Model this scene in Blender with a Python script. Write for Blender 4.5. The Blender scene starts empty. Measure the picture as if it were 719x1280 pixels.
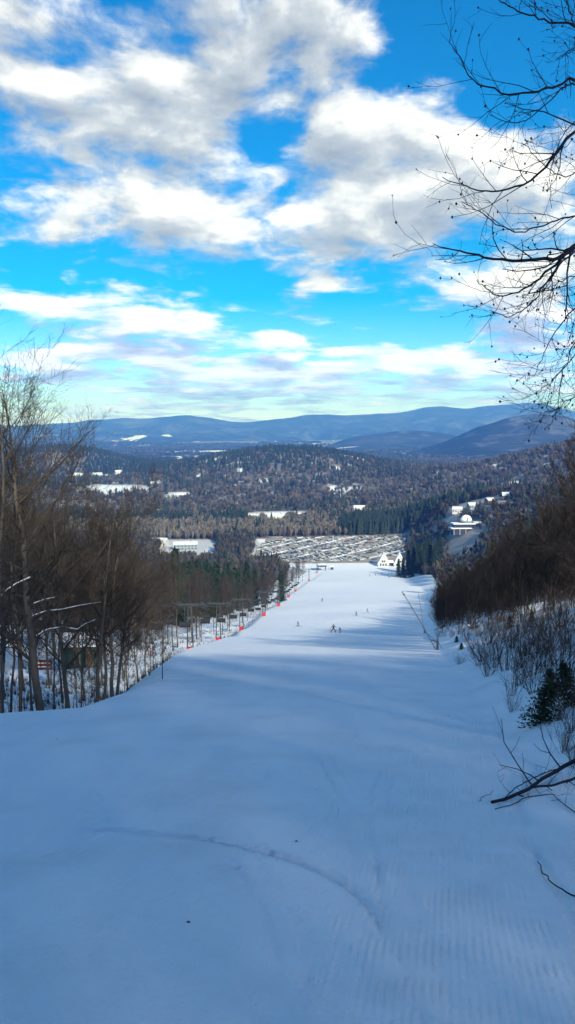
import bpy, math, random
import numpy as np
from mathutils import Vector, Matrix
C = bpy.context.scene
COL = C.collection
rng = np.random.default_rng(7)
random.seed(7)
R = math.radians
EYE = 1.7
F = 1005.0
PITCH = R(5.8)
CP, SP = math.cos(PITCH), math.sin(PITCH)

# ------------------------------------------------------------------ noise / terrain
def _hash(ix, iy, s):
    n = (ix.astype(np.int64) * 374761393 + iy.astype(np.int64) * 668265263 + s * 974711) & 0x7fffffff
    n = ((n ^ (n >> 13)) * 1274126177) & 0x7fffffff
    return ((n ^ (n >> 16)) & 0xffff) / 65535.0
def vnoise(x, y, s=0):
    ix, iy = np.floor(x), np.floor(y)
    fx, fy = x - ix, y - iy
    fx, fy = fx * fx * (3 - 2 * fx), fy * fy * (3 - 2 * fy)
    a, b = _hash(ix, iy, s), _hash(ix + 1, iy, s)
    c, d = _hash(ix, iy + 1, s), _hash(ix + 1, iy + 1, s)
    return (a * (1 - fx) + b * fx) * (1 - fy) + (c * (1 - fx) + d * fx) * fy - .5
def fbm(x, y, o=4, s=0):
    r = 0; a = 1.
    for k in range(o):
        r = r + a * vnoise(x * 2 ** k + 17 * k, y * 2 ** k - 9 * k, s + k); a *= .5
    return r
def sstep(v, a, b):
    t = np.clip((v - a) / (b - a), 0, 1); return t * t * (3 - 2 * t)
_gy = np.arange(-400, 30000, 5.)
_gz = np.interp(_gy, [-400, -100, 0, 150, 200, 300, 400, 500, 740, 800, 1000, 1600, 3000, 30000],
                [-98, -24.5, 0, 36.75, 48.5, 67.5, 84, 100, 130, 133.2, 134, 135, 137, 137])
_k = np.exp(-.5 * (np.arange(-8, 9) / 4.) ** 2); _k /= _k.sum()
_gs = np.convolve(np.pad(_gz, 8, mode='edge'), _k, 'valid')
_near = np.exp(-np.clip(np.abs(_gy) / 60, 0, 5) ** 2)
def gprof(y): return np.interp(y, _gy, _gs)
def redge(y): return np.interp(y, [-60, 0, 10, 14, 56, 100, 200, 500, 740, 800, 900, 1100], [2.2, 2.2, 3, 3.5, 10.5, 17, 34, 87, 103, 112, 120, 150])
def ledge(y): return np.interp(y, [-60, 0, 12, 13.8, 15.6, 22, 30, 52, 100, 173, 300, 500, 740, 800, 1100], [-12, -11, -8.5, -6.4, -4.0, -3.7, -4.6, -6.7, -7.5, -10, -8, 5, 37, 10, -40])
def hill(x, y, cx, cy, h, sx, sy): return h * np.exp(-.5 * (((x - cx) / sx) ** 2 + ((y - cy) / sy) ** 2))
def H(x, y):
    x = np.asarray(x, float); y = np.asarray(y, float)
    z = -gprof(y)
    near = 1 - sstep(y, 600, 800)
    dl = ledge(y) - x
    drop = 3.0 * sstep(dl, -.2, 4.5) * (1 - .65 * sstep(y, 110, 300))
    z = z - drop * near + near * (.06 * np.clip(dl - 16, 0, 60)) + near * .9 * sstep(dl, 2, 10) * vnoise(x / 5, y / 9, 21)
    dr = x - redge(y)
    dd = np.clip(dr, 0, None)
    bank = .35 * (np.sqrt(dd * dd + .25) - .5 * np.exp(-dd))
    bank = np.where(dd > 9, 3.1 + .2 * (dd - 9), np.minimum(bank, 3.1 + .05 * dd))
    bank = bank * np.clip(dd / .4, 0, 1)
    lump = sstep(dd, .3, 2.5) * (.55 * vnoise(x / 2.6 + y / 9, y / 3.4, 31) + .25 * vnoise(x / .9, y / 1.3, 33) + .5 * vnoise(x / 5, y / 5, 35))
    nr = 1 - sstep(y, 620, 900)
    z = z + nr * np.minimum(bank, 34) + lump * (1 - sstep(y, 150, 300))
    z = z + .10 * vnoise(x / 7 + 3, y / 9, 3) * sstep(y, 4, 20) * (1 - sstep(y, 700, 900)) + 1.2 * vnoise(x / 30, y / 45, 5) * sstep(y, 60, 160) * near
    z = z + .012 * vnoise(x / .5, y / .6, 7) + .007 * vnoise(x / .16, y / .2, 8)
    # hills of the valley
    z = z + hill(x, y, 270, 900, 54, 100, 120) * sstep(x, 135, 190)
    z = z + hill(x, y, -10, 2350, 84, 235, 380) - hill(x, y, -480, 3000, 10, 200, 500)
    z = z + hill(x, y, -720, 2600, 82, 190, 260)
    z = z + hill(x, y, 900, 1500, 185, 330, 420) + hill(x, y, -620, 1500, 26, 200, 250)
    far = sstep(y, 1150, 1700)
    z = z + far * (12 * fbm(x / 420, y / 420, 4, 41)) + far * 4 * fbm(x / 80, y / 80, 2, 47)
    z = z + sstep(y, 4200, 9000) * 60 * fbm(x / 1500, y / 1500, 3, 51)
    return z
def ray(px, py):
    u, v = (px - 359.5) / F, (py - 640) / F
    d = Vector((u, CP - v * SP, -SP - v * CP))
    return d / d.y
def P(px, py, Y):
    d = ray(px, py); return Vector((d.x * Y, Y, EYE + d.z * Y))
_ys = np.concatenate([np.arange(1.5, 60, .02), np.geomspace(60, 20000, 6000)])
def hit(px, py):
    d = ray(px, py)
    z = EYE + d.z * _ys - H(d.x * _ys, _ys)
    k = np.argmax(z < 0)
    Y = _ys[k] if z[k] < 0 else _ys[-1]
    return Vector((d.x * Y, Y, float(H(d.x * Y, Y))))
def seg_dist(x, y, pts):
    best = np.full(x.shape, 1e9)
    for a, b in zip(pts[:-1], pts[1:]):
        ax, ay, bx, by = a[0], a[1], b[0], b[1]
        t = np.clip(((x - ax) * (bx - ax) + (y - ay) * (by - ay)) / ((bx - ax) ** 2 + (by - ay) ** 2), 0, 1)
        best = np.minimum(best, np.hypot(x - ax - t * (bx - ax), y - ay - t * (by - ay)))
    return best

# ------------------------------------------------------------------ materials
def nt(mat_or_world):
    mat_or_world.use_nodes = True
    t = mat_or_world.node_tree; t.nodes.clear(); return t
class G:
    def __init__(s, t): s.t = t
    def n(s, typ, **kw):
        nd = s.t.nodes.new(typ)
        for k, v in kw.items():
            if k.startswith('i_'):
                key = k[2:]; key = int(key) if key.isdigit() else key.replace('_', ' ')
                inp = nd.inputs[key]
                if isinstance(v, bpy.types.NodeSocket): s.t.links.new(v, inp)
                else: inp.default_value = v
            else: setattr(nd, k, v)
        return nd
    def m(s, op, a, b=None, c=None, clamp=False):
        nd = s.n('ShaderNodeMath', operation=op); nd.use_clamp = clamp
        for i, v in enumerate((a, b, c)):
            if v is None: continue
            if isinstance(v, bpy.types.NodeSocket): s.t.links.new(v, nd.inputs[i])
            else: nd.inputs[i].default_value = v
        return nd.outputs[0]
    def v(s, op, a, b=None, out=0):
        nd = s.n('ShaderNodeVectorMath', operation=op)
        for i, v in enumerate((a, b)):
            if v is None: continue
            if isinstance(v, bpy.types.NodeSocket): s.t.links.new(v, nd.inputs[i])
            else: nd.inputs[i].default_value = v
        return nd.outputs[out]
    def mix(s, f, a, b):
        nd = s.n('ShaderNodeMix', data_type='RGBA')
        for i, v in ((0, f), (6, a), (7, b)):
            if isinstance(v, bpy.types.NodeSocket): s.t.links.new(v, nd.inputs[i])
            else: nd.inputs[i].default_value = v if i == 0 else (*v, 1) if len(v) == 3 else v
        return nd.outputs[2]
    def ramp(s, f, stops):
        nd = s.n('ShaderNodeValToRGB'); s.t.links.new(f, nd.inputs[0])
        cr = nd.color_ramp
        while len(cr.elements) < len(stops): cr.elements.new(.5)
        for e, (p, c) in zip(cr.elements, stops): e.position = p; e.color = (*c, 1) if len(c) == 3 else c
        return nd.outputs[0]
def simple(name, col, rough=.7, var=.25, scale=6., metal=0., bump=0., spec=.3, stretch=None, attr=None):
    m = bpy.data.materials.new(name); t = nt(m); g = G(t)
    tc = g.n('ShaderNodeTexCoord').outputs['Object']
    if stretch: tc = g.v('MULTIPLY', tc, stretch)
    no = g.n('ShaderNodeTexNoise', i_Vector=tc, i_Scale=scale, i_Detail=5.).outputs[0]
    c = g.mix(no, tuple(x * (1 - var) for x in col), tuple(min(1, x * (1 + var)) for x in col))
    if attr:
        a = g.n('ShaderNodeAttribute', attribute_name=attr).outputs['Color']
        c2 = g.n('ShaderNodeMix', data_type='RGBA', blend_type='MULTIPLY'); c2.inputs[0].default_value = 1
        t.links.new(c, c2.inputs[6]); t.links.new(a, c2.inputs[7]); c = c2.outputs[2]
    b = g.n('ShaderNodeBsdfPrincipled', i_Base_Color=c, i_Roughness=rough, i_Metallic=metal)
    b.inputs['Specular IOR Level'].default_value = spec
    if bump:
        bp = g.n('ShaderNodeBump', i_Strength=bump, i_Height=no, i_Distance=.02); t.links.new(bp.outputs[0], b.inputs['Normal'])
    o = g.n('ShaderNodeOutputMaterial'); t.links.new(b.outputs[0], o.inputs[0])
    return m
M = {}
M['bark'] = simple('bark', (.075, .067, .060), .9, .5, 9, bump=.6, spec=.1, stretch=(1, 1, .25))
M['bark_dark'] = simple('bark_dark', (.06, .05, .042), .9, .4, 8, spec=.1, stretch=(1, 1, .25))
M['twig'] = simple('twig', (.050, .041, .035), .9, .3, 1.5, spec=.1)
M['twig_dark'] = simple('twig_dark', (.036, .030, .027), .9, .3, .6, spec=.05)
M['twig_red'] = simple('twig_red', (.075, .057, .048), .9, .3, 2, spec=.1)
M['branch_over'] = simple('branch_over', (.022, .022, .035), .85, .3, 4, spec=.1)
M['husk'] = simple('husk', (.025, .02, .025), .9, .2, 30, spec=.1)
M['needle'] = simple('needle', (.022, .042, .024), .8, .4, 1.2, spec=.15)
M['needle_near'] = simple('needle_near', (.022, .045, .026), .7, .35, 6, spec=.2)
M['far_conifer'] = simple('far_conifer', (.026, .042, .027), .9, .3, .02, spec=.05, attr='tint')
M['far_hardwood'] = simple('far_hardwood', (.095, .086, .070), .95, .25, .01, spec=.02, attr='tint')
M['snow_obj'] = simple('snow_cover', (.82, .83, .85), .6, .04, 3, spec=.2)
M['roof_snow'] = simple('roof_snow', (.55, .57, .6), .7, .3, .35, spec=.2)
M['red'] = simple('red_pad', (.42, .015, .025), .6, .15, 3)
M['steel'] = simple('lift_steel', (.045, .05, .05), .55, .3, 3, metal=.3)
M['galv'] = simple('galvanised', (.3, .31, .32), .45, .2, 6, metal=.6)
M['brownpole'] = simple('weathered_pole', (.16, .11, .085), .8, .3, 6)
M['blackcloth'] = simple('dark_cloth', (.018, .02, .026), .85, .3, 10)
M['bluecloth'] = simple('blue_cloth', (.03, .05, .10), .85, .3, 10)
M['greycloth'] = simple('grey_cloth', (.10, .11, .12), .85, .3, 10)
M['redcloth'] = simple('red_cloth', (.45, .05, .06), .85, .3, 10)
M['skin'] = simple('skin', (.5, .33, .25), .5, .1, 10)
M['glass'] = simple('dark_glass', (.03, .04, .05), .08, .2, 1, spec=.8)
M['rubber'] = simple('rubber', (.02, .02, .02), .8, .1, 10)
M['wall_white'] = simple('painted_wall', (.5, .5, .49), .7, .06, 2)
M['wall_grey'] = simple('grey_wall', (.19, .23, .28), .8, .1, 2)
M['wall_brown'] = simple('brown_wall', (.16, .1, .07), .8, .2, 2)
M['wall_green'] = simple('green_wall', (.02, .05, .04), .7, .2, 3)
M['wall_navy'] = simple('navy_wall', (.02, .03, .07), .7, .2, 3)
M['gravel'] = simple('gravel_lot', (.30, .27, .225), .95, .3, .08)
M['sign_red'] = simple('sign_red', (.10, .03, .035), .6, .15, 6)

def snow_ground():
    m = bpy.data.materials.new('snow_ground'); t = nt(m); g = G(t)
    pos = g.n('ShaderNodeTexCoord').outputs['Object']
    op = g.n('ShaderNodeAttribute', attribute_name='open').outputs['Fac']
    cd = g.n('ShaderNodeAttribute', attribute_name='cord').outputs['Fac']
    pk = g.n('ShaderNodeAttribute', attribute_name='groom').outputs['Fac']
    n1 = g.n('ShaderNodeTexNoise', i_Vector=pos, i_Scale=.03, i_Detail=6.).outputs[0]
    n2 = g.n('ShaderNodeTexNoise', i_Vector=pos, i_Scale=.8, i_Detail=6.).outputs[0]
    n3 = g.n('ShaderNodeTexNoise', i_Vector=pos, i_Scale=22., i_Detail=6., i_Roughness=.65).outputs[0]
    snow = g.mix(g.m('MULTIPLY', n2, 1.), (.86, .88, .90), (.91, .92, .93))
    # scuffed, denser snow in streaks down the piste
    sv = g.v('MULTIPLY', pos, (1.1, .06, .0))
    n5 = g.n('ShaderNodeTexNoise', i_Vector=sv, i_Scale=1., i_Detail=6., i_Roughness=.6).outputs[0]
    ice = g.m('MULTIPLY', g.m('SMOOTH_MIN', g.m('MULTIPLY', g.m('SUBTRACT', n5, .42), 4., clamp=True), 1., .1), g.m('MULTIPLY', pk, .55))
    snow = g.mix(ice, snow, (.77, .81, .85))
    duff = g.mix(n2, (.10, .08, .06), (.2, .165, .13))
    patch = g.m('MULTIPLY', g.m('SUBTRACT', n1, .56), 9., clamp=True)
    duff = g.mix(g.m('MULTIPLY', patch, .6), duff, (.72, .74, .77))
    col = g.mix(g.m('MULTIPLY_ADD', g.m('SUBTRACT', n2, .5), .5, op, clamp=True), duff, snow)
    b = g.n('ShaderNodeBsdfPrincipled', i_Base_Color=col, i_Roughness=.62)
    b.inputs['Specular IOR Level'].default_value = .25
    # corduroy
    s = g.v('DOT_PRODUCT', pos, (1., -.2, 0.), out=1)
    wob = g.m('MULTIPLY', g.n('ShaderNodeTexNoise', i_Vector=pos, i_Scale=1.5, i_Detail=3.).outputs[0], .05)
    wave = g.m('SINE', g.m('MULTIPLY', g.m('ADD', s, wob), 2 * math.pi / .042))
    nb = g.n('ShaderNodeTexNoise', i_Vector=pos, i_Scale=3., i_Detail=4.).outputs[0]
    wv = g.m('MULTIPLY', g.m('MULTIPLY', wave, cd), g.m('MULTIPLY', g.m('SUBTRACT', nb, .38), 4., clamp=True))
    hh = g.m('ADD', g.m('MULTIPLY', wv, .0065), g.m('MULTIPLY', n3, .016))
    n4 = g.n('ShaderNodeTexNoise', i_Vector=pos, i_Scale=110., i_Detail=2.).outputs[0]
    hh = g.m('ADD', hh, g.m('MULTIPLY', n4, .004))
    n6 = g.n('ShaderNodeTexNoise', i_Vector=pos, i_Scale=6., i_Detail=8., i_Roughness=.7).outputs[0]
    hh = g.m('ADD', hh, g.m('MULTIPLY', g.m('POWER', n6, 2.), .05))
    bp = g.n('ShaderNodeBump', i_Strength=.8, i_Height=hh, i_Distance=1.); t.links.new(bp.outputs[0], b.inputs['Normal'])
    o = g.n('ShaderNodeOutputMaterial'); t.links.new(b.outputs[0], o.inputs[0])
    return m
M['snow'] = snow_ground()

def mountain_mat():
    m = bpy.data.materials.new('mountain_woods'); t = nt(m); g = G(t)
    pos = g.n('ShaderNodeTexCoord').outputs['Object']
    op = g.n('ShaderNodeAttribute', attribute_name='open').outputs['Fac']
    n1 = g.n('ShaderNodeTexNoise', i_Vector=pos, i_Scale=.0016, i_Detail=8., i_Roughness=.6).outputs[0]
    n2 = g.n('ShaderNodeTexNoise', i_Vector=pos, i_Scale=.006, i_Detail=8., i_Roughness=.7).outputs[0]
    c = g.ramp(n1, [(.35, (.008, .018, .022)), (.52, (.03, .036, .04)), (.7, (.10, .11, .12))])
    c = g.mix(g.m('MULTIPLY', g.m('SUBTRACT', n2, .53), 4.5, clamp=True), c, (.17, .18, .21))
    f = g.m('MULTIPLY', g.m('SUBTRACT', g.m('ADD', op, g.m('MULTIPLY', g.m('SUBTRACT', n2, .5), 4.)), .75), 4., clamp=True)
    c = g.mix(f, c, (.85, .86, .88))
    b = g.n('ShaderNodeBsdfPrincipled', i_Base_Color=c, i_Roughness=.95)
    b.inputs['Specular IOR Level'].default_value = 0
    o = g.n('ShaderNodeOutputMaterial'); t.links.new(b.outputs[0], o.inputs[0])
    return m
M['mountain'] = mountain_mat()

# ------------------------------------------------------------------ mesh helpers
def make_mesh(name, verts, faces, mats, midx=None, smooth=True, attrs=None):
    """faces: list of int arrays (F,k)"""
    me = bpy.data.meshes.new(name)
    verts = np.asarray(verts, np.float32)
    faces = [np.asarray(f, np.int32) for f in faces if len(f)]
    me.vertices.add(len(verts)); me.vertices.foreach_set('co', verts.ravel())
    nl = sum(f.size for f in faces); nf = sum(len(f) for f in faces)
    me.loops.add(nl); me.loops.foreach_set('vertex_index', np.concatenate([f.ravel() for f in faces]))
    me.polygons.add(nf)
    tot = np.concatenate([np.full(len(f), f.shape[1]) for f in faces]).astype(np.int32)
    me.polygons.foreach_set('loop_start', np.concatenate([[0], np.cumsum(tot)[:-1]]).astype(np.int32))
    if midx is not None: me.polygons.foreach_set('material_index', np.asarray(midx, np.int32))
    me.polygons.foreach_set('use_smooth', np.full(nf, bool(smooth)))
    for m_ in (mats if isinstance(mats, (list, tuple)) else [mats]): me.materials.append(m_)
    me.update(calc_edges=True)
    for k, a in (attrs or {}).items():
        if a.ndim == 1:
            at = me.attributes.new(k, 'FLOAT', 'POINT'); at.data.foreach_set('value', a.astype(np.float32))
        else:
            at = me.attributes.new(k, 'FLOAT_COLOR', 'POINT'); at.data.foreach_set('color', a.astype(np.float32).ravel())
    me.validate()
    return me
def link(name, data, parent=None, loc=None, rz=None):
    o = bpy.data.objects.new(name, data); COL.objects.link(o)
    if parent is not None: o.parent = parent
    if loc is not None: o.location = loc
    if rz is not None: o.rotation_euler.z = rz
    return o
def tag(o, label=None, cat=None, group=None, kind=None):
    for k, v in (('label', label), ('category', cat), ('group', group), ('kind', kind)):
        if v: o[k] = v
    return o
def empty(name, loc, label, cat, group=None, rz=0):
    return tag(link(name, None, None, loc, rz), label, cat, group)
def copy_tree(o, parent=None):
    c = o.copy(); COL.objects.link(c)
    if parent is not None: c.parent = parent
    for ch in list(o.children): copy_tree(ch, c)
    return c
class MB:
    def __init__(s): s.v = []; s.f = {3: [], 4: []}; s.mi = {3: [], 4: []}; s.n = 0; s.cur = 0
    def add(s, v, f):
        v = np.asarray(v, float); s.v.append(v)
        for q in f:
            if len(q) > 4:
                for i in range(1, len(q) - 1): s.f[3].append([q[0] + s.n, q[i] + s.n, q[i + 1] + s.n]); s.mi[3].append(s.cur)
            else: s.f[len(q)].append([i + s.n for i in q]); s.mi[len(q)].append(s.cur)
        s.n += len(v); return s
    def box(s, c, d, rz=0, taper=1., rx=0):
        x, y, z = d[0] / 2, d[1] / 2, d[2] / 2
        v = [(-x, -y, -z), (x, -y, -z), (x, y, -z), (-x, y, -z)] + [(a * taper, b * taper, z) for a, b in ((-x, -y), (x, -y), (x, y), (-x, y))]
        m = Matrix.Rotation(rz, 3, 'Z') @ Matrix.Rotation(rx, 3, 'X')
        v = [tuple(m @ Vector(p) + Vector(c)) for p in v]
        return s.add(v, [(0, 3, 2, 1), (4, 5, 6, 7), (0, 1, 5, 4), (1, 2, 6, 5), (2, 3, 7, 6), (3, 0, 4, 7)])
    def tube(s, pts, rad, n=6, cap=True):
        pts = np.asarray(pts, float)[None]; rad = np.broadcast_to(np.asarray(rad, float), (pts.shape[1],))[None]
        v, f = tubes(pts, rad, n); k = pts.shape[1]
        f = [tuple(q) for q in f]
        if cap: f += [tuple(range(n))[::-1], tuple(range((k - 1) * n, k * n))]
        return s.add(v, f)
    def lathe(s, c, prof, n=16):
        v = []; f = []
        for r, z in prof:
            for i in range(n): a = 2 * math.pi * i / n; v.append((c[0] + r * math.cos(a), c[1] + r * math.sin(a), c[2] + z))
        for j in range(len(prof) - 1):
            for i in range(n): f.append((j * n + i, j * n + (i + 1) % n, (j + 1) * n + (i + 1) % n, (j + 1) * n + i))
        f.append(tuple(range(n))[::-1]); f.append(tuple(range((len(prof) - 1) * n, len(prof) * n)))
        return s.add(v, f)
    def mesh(s, name, mats, smooth=False):
        return make_mesh(name, np.concatenate(s.v), [np.array(s.f[3]).reshape(-1, 3), np.array(s.f[4]).reshape(-1, 4)], mats, s.mi[3] + s.mi[4], smooth)
    def build(s, name, mats, parent=None, smooth=False, loc=None):
        return link(name, s.mesh(name, mats, smooth), parent, loc)
def tubes(pts, rad, n=3):
    """pts (N,K,3), rad (N,K) -> verts, quads"""
    N, K, _ = pts.shape
    tan = np.gradient(pts, axis=1); tan /= np.linalg.norm(tan, axis=2, keepdims=True) + 1e-9
    mean = pts[:, -1] - pts[:, 0]; mean /= np.linalg.norm(mean, axis=1, keepdims=True) + 1e-9
    ref = np.where(np.abs(mean[:, 2:3]) > .8, np.array([[1., 0, 0]]), np.array([[0, 0, 1.]]))[:, None, :]
    a = np.cross(tan, np.broadcast_to(ref, tan.shape)); a /= np.linalg.norm(a, axis=2, keepdims=True) + 1e-9
    b = np.cross(tan, a)
    th = np.arange(n) * 2 * math.pi / n
    ring = a[:, :, None, :] * np.cos(th)[None, None, :, None] + b[:, :, None, :] * np.sin(th)[None, None, :, None]
    v = pts[:, :, None, :] + ring * rad[:, :, None, None]
    idx = np.arange(N * K * n).reshape(N, K, n)
    q = np.stack([idx[:, :-1], np.roll(idx, -1, 2)[:, :-1], np.roll(idx, -1, 2)[:, 1:], idx[:, 1:]], -1).reshape(-1, 4)
    return v.reshape(-1, 3), q
def grow(pp, pr, M_, t0, t1, lf, ang, r, K=4, up=.1, wig=.12, rr=.55, tipr=.25, tfall=.6, minr=.0, flat=1.):
    """children of the polylines pp"""
    N, Kp, _ = pp.shape
    plen = np.linalg.norm(np.diff(pp, axis=1), axis=2).sum(1)
    pi = np.repeat(np.arange(N), M_)
    t = t0 + (t1 - t0) * ((np.tile(np.arange(M_), N) + r.random(N * M_)) / M_)
    ft = np.clip(t * (Kp - 1), 0, Kp - 1.001); i = ft.astype(int); fr = (ft - i)[:, None]
    base = pp[pi, i] * (1 - fr) + pp[pi, i + 1] * fr
    brad = pr[pi, i] * (1 - fr[:, 0]) + pr[pi, i + 1] * fr[:, 0]
    tan = pp[pi, i + 1] - pp[pi, i]; tan /= np.linalg.norm(tan, axis=1, keepdims=True) + 1e-9
    rnd = r.normal(size=tan.shape); rnd -= (rnd * tan).sum(1, keepdims=True) * tan
    rnd[:, 2] *= flat
    rnd /= np.linalg.norm(rnd, axis=1, keepdims=True) + 1e-9
    a = (ang[0] + (ang[1] - ang[0]) * r.random(len(t)))[:, None]
    d = tan * np.cos(a) + rnd * np.sin(a)
    L = plen[pi] * lf * (1 - tfall * t) * (.6 + .8 * r.random(len(t)))
    pts = np.zeros((len(t), K, 3)); pts[:, 0] = base
    for k in range(1, K):
        d = d + r.normal(size=d.shape) * wig + np.array([0, 0, up]); d /= np.linalg.norm(d, axis=1, keepdims=True)
        pts[:, k] = pts[:, k - 1] + d * (L / (K - 1))[:, None]
    r0 = np.maximum(brad * rr, minr)
    rad = r0[:, None] * np.linspace(1, tipr, K)[None]
    return pts, np.maximum(rad, minr * .6)
def tube_mesh(name, sets, mats, extra=None):
    V = []; Q = []; MI = []; n = 0
    for pts, rad, ns, mi in sets:
        v, q = tubes(pts, rad, ns); V.append(v); Q.append(q + n); MI.append(np.full(len(q), mi)); n += len(v)
    T = []
    TM = []
    if extra:
        for v, f, mi in extra:
            V.append(v); T.append(f + n); TM.append(np.full(len(f), mi)); n += len(v)
    fs = ([np.concatenate(T)] if T else []) + [np.concatenate(Q)]
    return make_mesh(name, np.concatenate(V), fs, mats, np.concatenate(TM + MI))
def trunk_line(r, Hh, r0, lean=(0, 0), wob=.02, K=12, top=.12):
    t = np.linspace(0, 1, K)
    p = np.zeros((K, 3)); p[:, 2] = t * Hh - .4 * (1 - t)
    w = np.cumsum(r.normal(size=(K, 2)) * wob * Hh / K * 3, axis=0); w -= w[0]
    p[:, 0] = lean[0] * Hh * t ** 1.3 + w[:, 0]; p[:, 1] = lean[1] * Hh * t ** 1.3 + w[:, 1]
    rad = r0 * (1 - t) ** .8 * (1 - top) + r0 * top * .6; rad[0] *= 1.35; rad[1] *= 1.05
    return p[None], rad[None]
def hardwood(name, seed, Hh, r0, limbs=24, l2=8, l3=7, l4=0, c0=.3, lean=(0, 0), lf=.42, ang=(.6, 1.15), minr=.006, mats=None, stems=1, up=.16, trunk_n=9, bark='bark', tw='twig'):
    r = np.random.default_rng(seed)
    ps = []; rs = []
    for s_ in range(stems):
        if stems > 1:
            a = 6.28 * s_ / stems + r.random(); l = (lean[0] + .16 * math.cos(a), lean[1] + .16 * math.sin(a))
        else: l = lean
        p, q = trunk_line(r, Hh * (1 if s_ == 0 else .75 + .2 * r.random()), r0 * (1 if s_ == 0 else .75), l)
        if stems > 1: p = p + np.array([[.18 * math.cos(a), .18 * math.sin(a), 0]])
        ps.append(p); rs.append(q)
    tp, tr = np.concatenate(ps), np.concatenate(rs)
    a1, b1 = grow(tp, tr, max(3, limbs // stems), c0, .97, lf, ang, r, 7, up * .5, .10, .5, .2, .55, minr * 2)
    a2, b2 = grow(a1, b1, l2, .18, 1, .5, (.5, .95), r, 5, up * .6, .14, .55, .25, .45, minr * 1.3)
    a3, b3 = grow(a2, b2, l3, .15, 1, .5, (.45, .9), r, 4, up * .5, .16, .6, .3, .4, minr)
    sets = [(a1, b1, 5, 0), (a2, b2, 3, 0), (a3, b3, 3, 0)]
    if l4:
        a4, b4 = grow(a3, b3, l4, .2, 1, .5, (.4, .9), r, 3, up * .5, .15, .7, .4, .3, minr * .8)
        sets.append((a4, b4, 3, 0))
    tm = tube_mesh(name + '_trunk', [(tp, tr, trunk_n, 0)], M[bark])
    cm = tube_mesh(name + '_crown', sets, M[tw])
    return tm, cm, (tp, tr, a1, b1)
def conifer(name, seed, Hh, r0, tiers=16, per=7, width=.22, mat='needle', dens=9, c0=.08, leaf=1.):
    r = np.random.default_rng(seed)
    tp, tr = trunk_line(r, Hh, r0, (0, 0), .004)
    V = []; T = []; n = 0
    for i in range(tiers):
        t = c0 + (1 - c0) * (i / tiers) ** .9; z = t * Hh
        Lr = Hh * width * (1 - t) ** .85 + .02 * Hh
        for j in range(per):
            a = 2 * math.pi * (j + .5 * (i % 2)) / per + r.normal() * .25; L = Lr * (.65 + .5 * r.random())
            ca, sa = math.cos(a), math.sin(a)
            for k in range(dens):
                u = (k + r.random()) / dens
                cx, cz = L * u, z - .28 * L * u + .12 * L * u * u + r.normal() * .02 * Hh
                s_ = leaf * Hh * .028 * (1.25 - .6 * u) * (.7 + .6 * r.random())
                off = r.normal() * .16 * L * (1 - .5 * u)
                c_ = np.array([ca * cx - sa * off, sa * cx + ca * off, cz])
                dirv = np.array([ca, sa, -.25 + .3 * r.normal()]); side = np.array([-sa, ca, r.normal() * .6])
                V += [c_ - side * s_ * .6, c_ + side * s_ * .6, c_ + dirv * s_ * 1.9, c_ - np.array([0, 0, 1]) * s_ * .9]
                T += [[n, n + 1, n + 2], [n, n + 3, n + 1]]; n += 4
    for k in range(8):
        a = k * .8; c_ = np.array([0, 0, Hh * .97]); s_ = Hh * .012
        V += [c_ + np.array([math.cos(a), math.sin(a), 0]) * s_ * 2, c_ - np.array([math.cos(a), math.sin(a), 0]) * s_ * 2, c_ + np.array([0, 0, Hh * .06])]
        T.append([n, n + 1, n + 2]); n += 3
    tm = tube_mesh(name + '_trunk', [(tp, tr, 7, 0)], M['bark_dark'])
    cm = make_mesh(name + '_crown', np.array(V), [np.array(T)], M[mat], None, False)
    return tm, cm
def tree_obj(name, tm, cm, loc, label, cat, group=None, rz=0, sc=1.):
    e = empty(name, loc, label, cat, group, rz)
    e.scale = (sc, sc, sc)
    link('trunk', tm, e); link('crown', cm, e)
    return e

# ------------------------------------------------------------------ ground sheet
def blobf(x, y, fields):
    r = np.zeros(x.shape)
    for cx, cy, rx, ry in fields:
        d = np.sqrt(((x - cx) / rx) ** 2 + ((y - cy) / ry) ** 2)
        r = np.maximum(r, np.clip(1.9 - 1.4 * d, 0, 1))
    return r
FIELDS_PX = [  # (px, py, half width px, half height px) of the open snow in the valley, laid out as meadows on the ground
    (150, 611, 38, 5), (120, 616, 30, 3), (345, 643, 42, 3.5), (450, 636, 12, 3), (270, 565, 72, 2.), (235, 571, 30, 1.2), (590, 633, 30, 6), (575, 640, 22, 5),
    (548, 590, 6, 4), (609, 582, 6, 5), (640, 571, 7, 2), (655, 568, 4, 1.5), (120, 594, 18, 1.), (95, 594, 12, 1.), (225, 618, 14, 3), (215, 622, 10, 2),
    (420, 585, 8, 2), (330, 600, 8, 2), (250, 595, 5, 2), (648, 603, 10, 2), (635, 630, 12, 4), (235, 685, 30, 5), (440, 572, 15, 1), (260, 576, 25, 1.2),
    (300, 588, 5, 1.5), (395, 606, 6, 1.5), (480, 625, 8, 2), (190, 603, 10, 1.5)]
FIELDS = []
for px, py, rx, ry in FIELDS_PX:
    h0 = hit(px, py); ra, rb = hit(px, py + ry), hit(px, py - ry)
    ry_ = min(max(abs(rb.y - ra.y) / 2, ry * h0.y / F * 4), 420 if h0.y > 4000 else 30 + ry * 16)
    FIELDS.append((h0.x, h0.y, rx * h0.y / F, ry_))
gx = []
v_, d_ = 0., .03
while v_ < 9000: gx.append(v_); v_ += d_; d_ *= 1.0138
gx = np.array(gx); gx = np.concatenate([-gx[::-1][:-1], gx]) + .6
gyl = []; v_, d_ = 2.3, .022
while v_ < 11500: gyl.append(v_); v_ += d_; d_ *= 1.0112
gyb = []; v_, d_ = 2.3, .05
while v_ > -120: v_ -= d_; d_ *= 1.12; gyb.append(v_)
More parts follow.
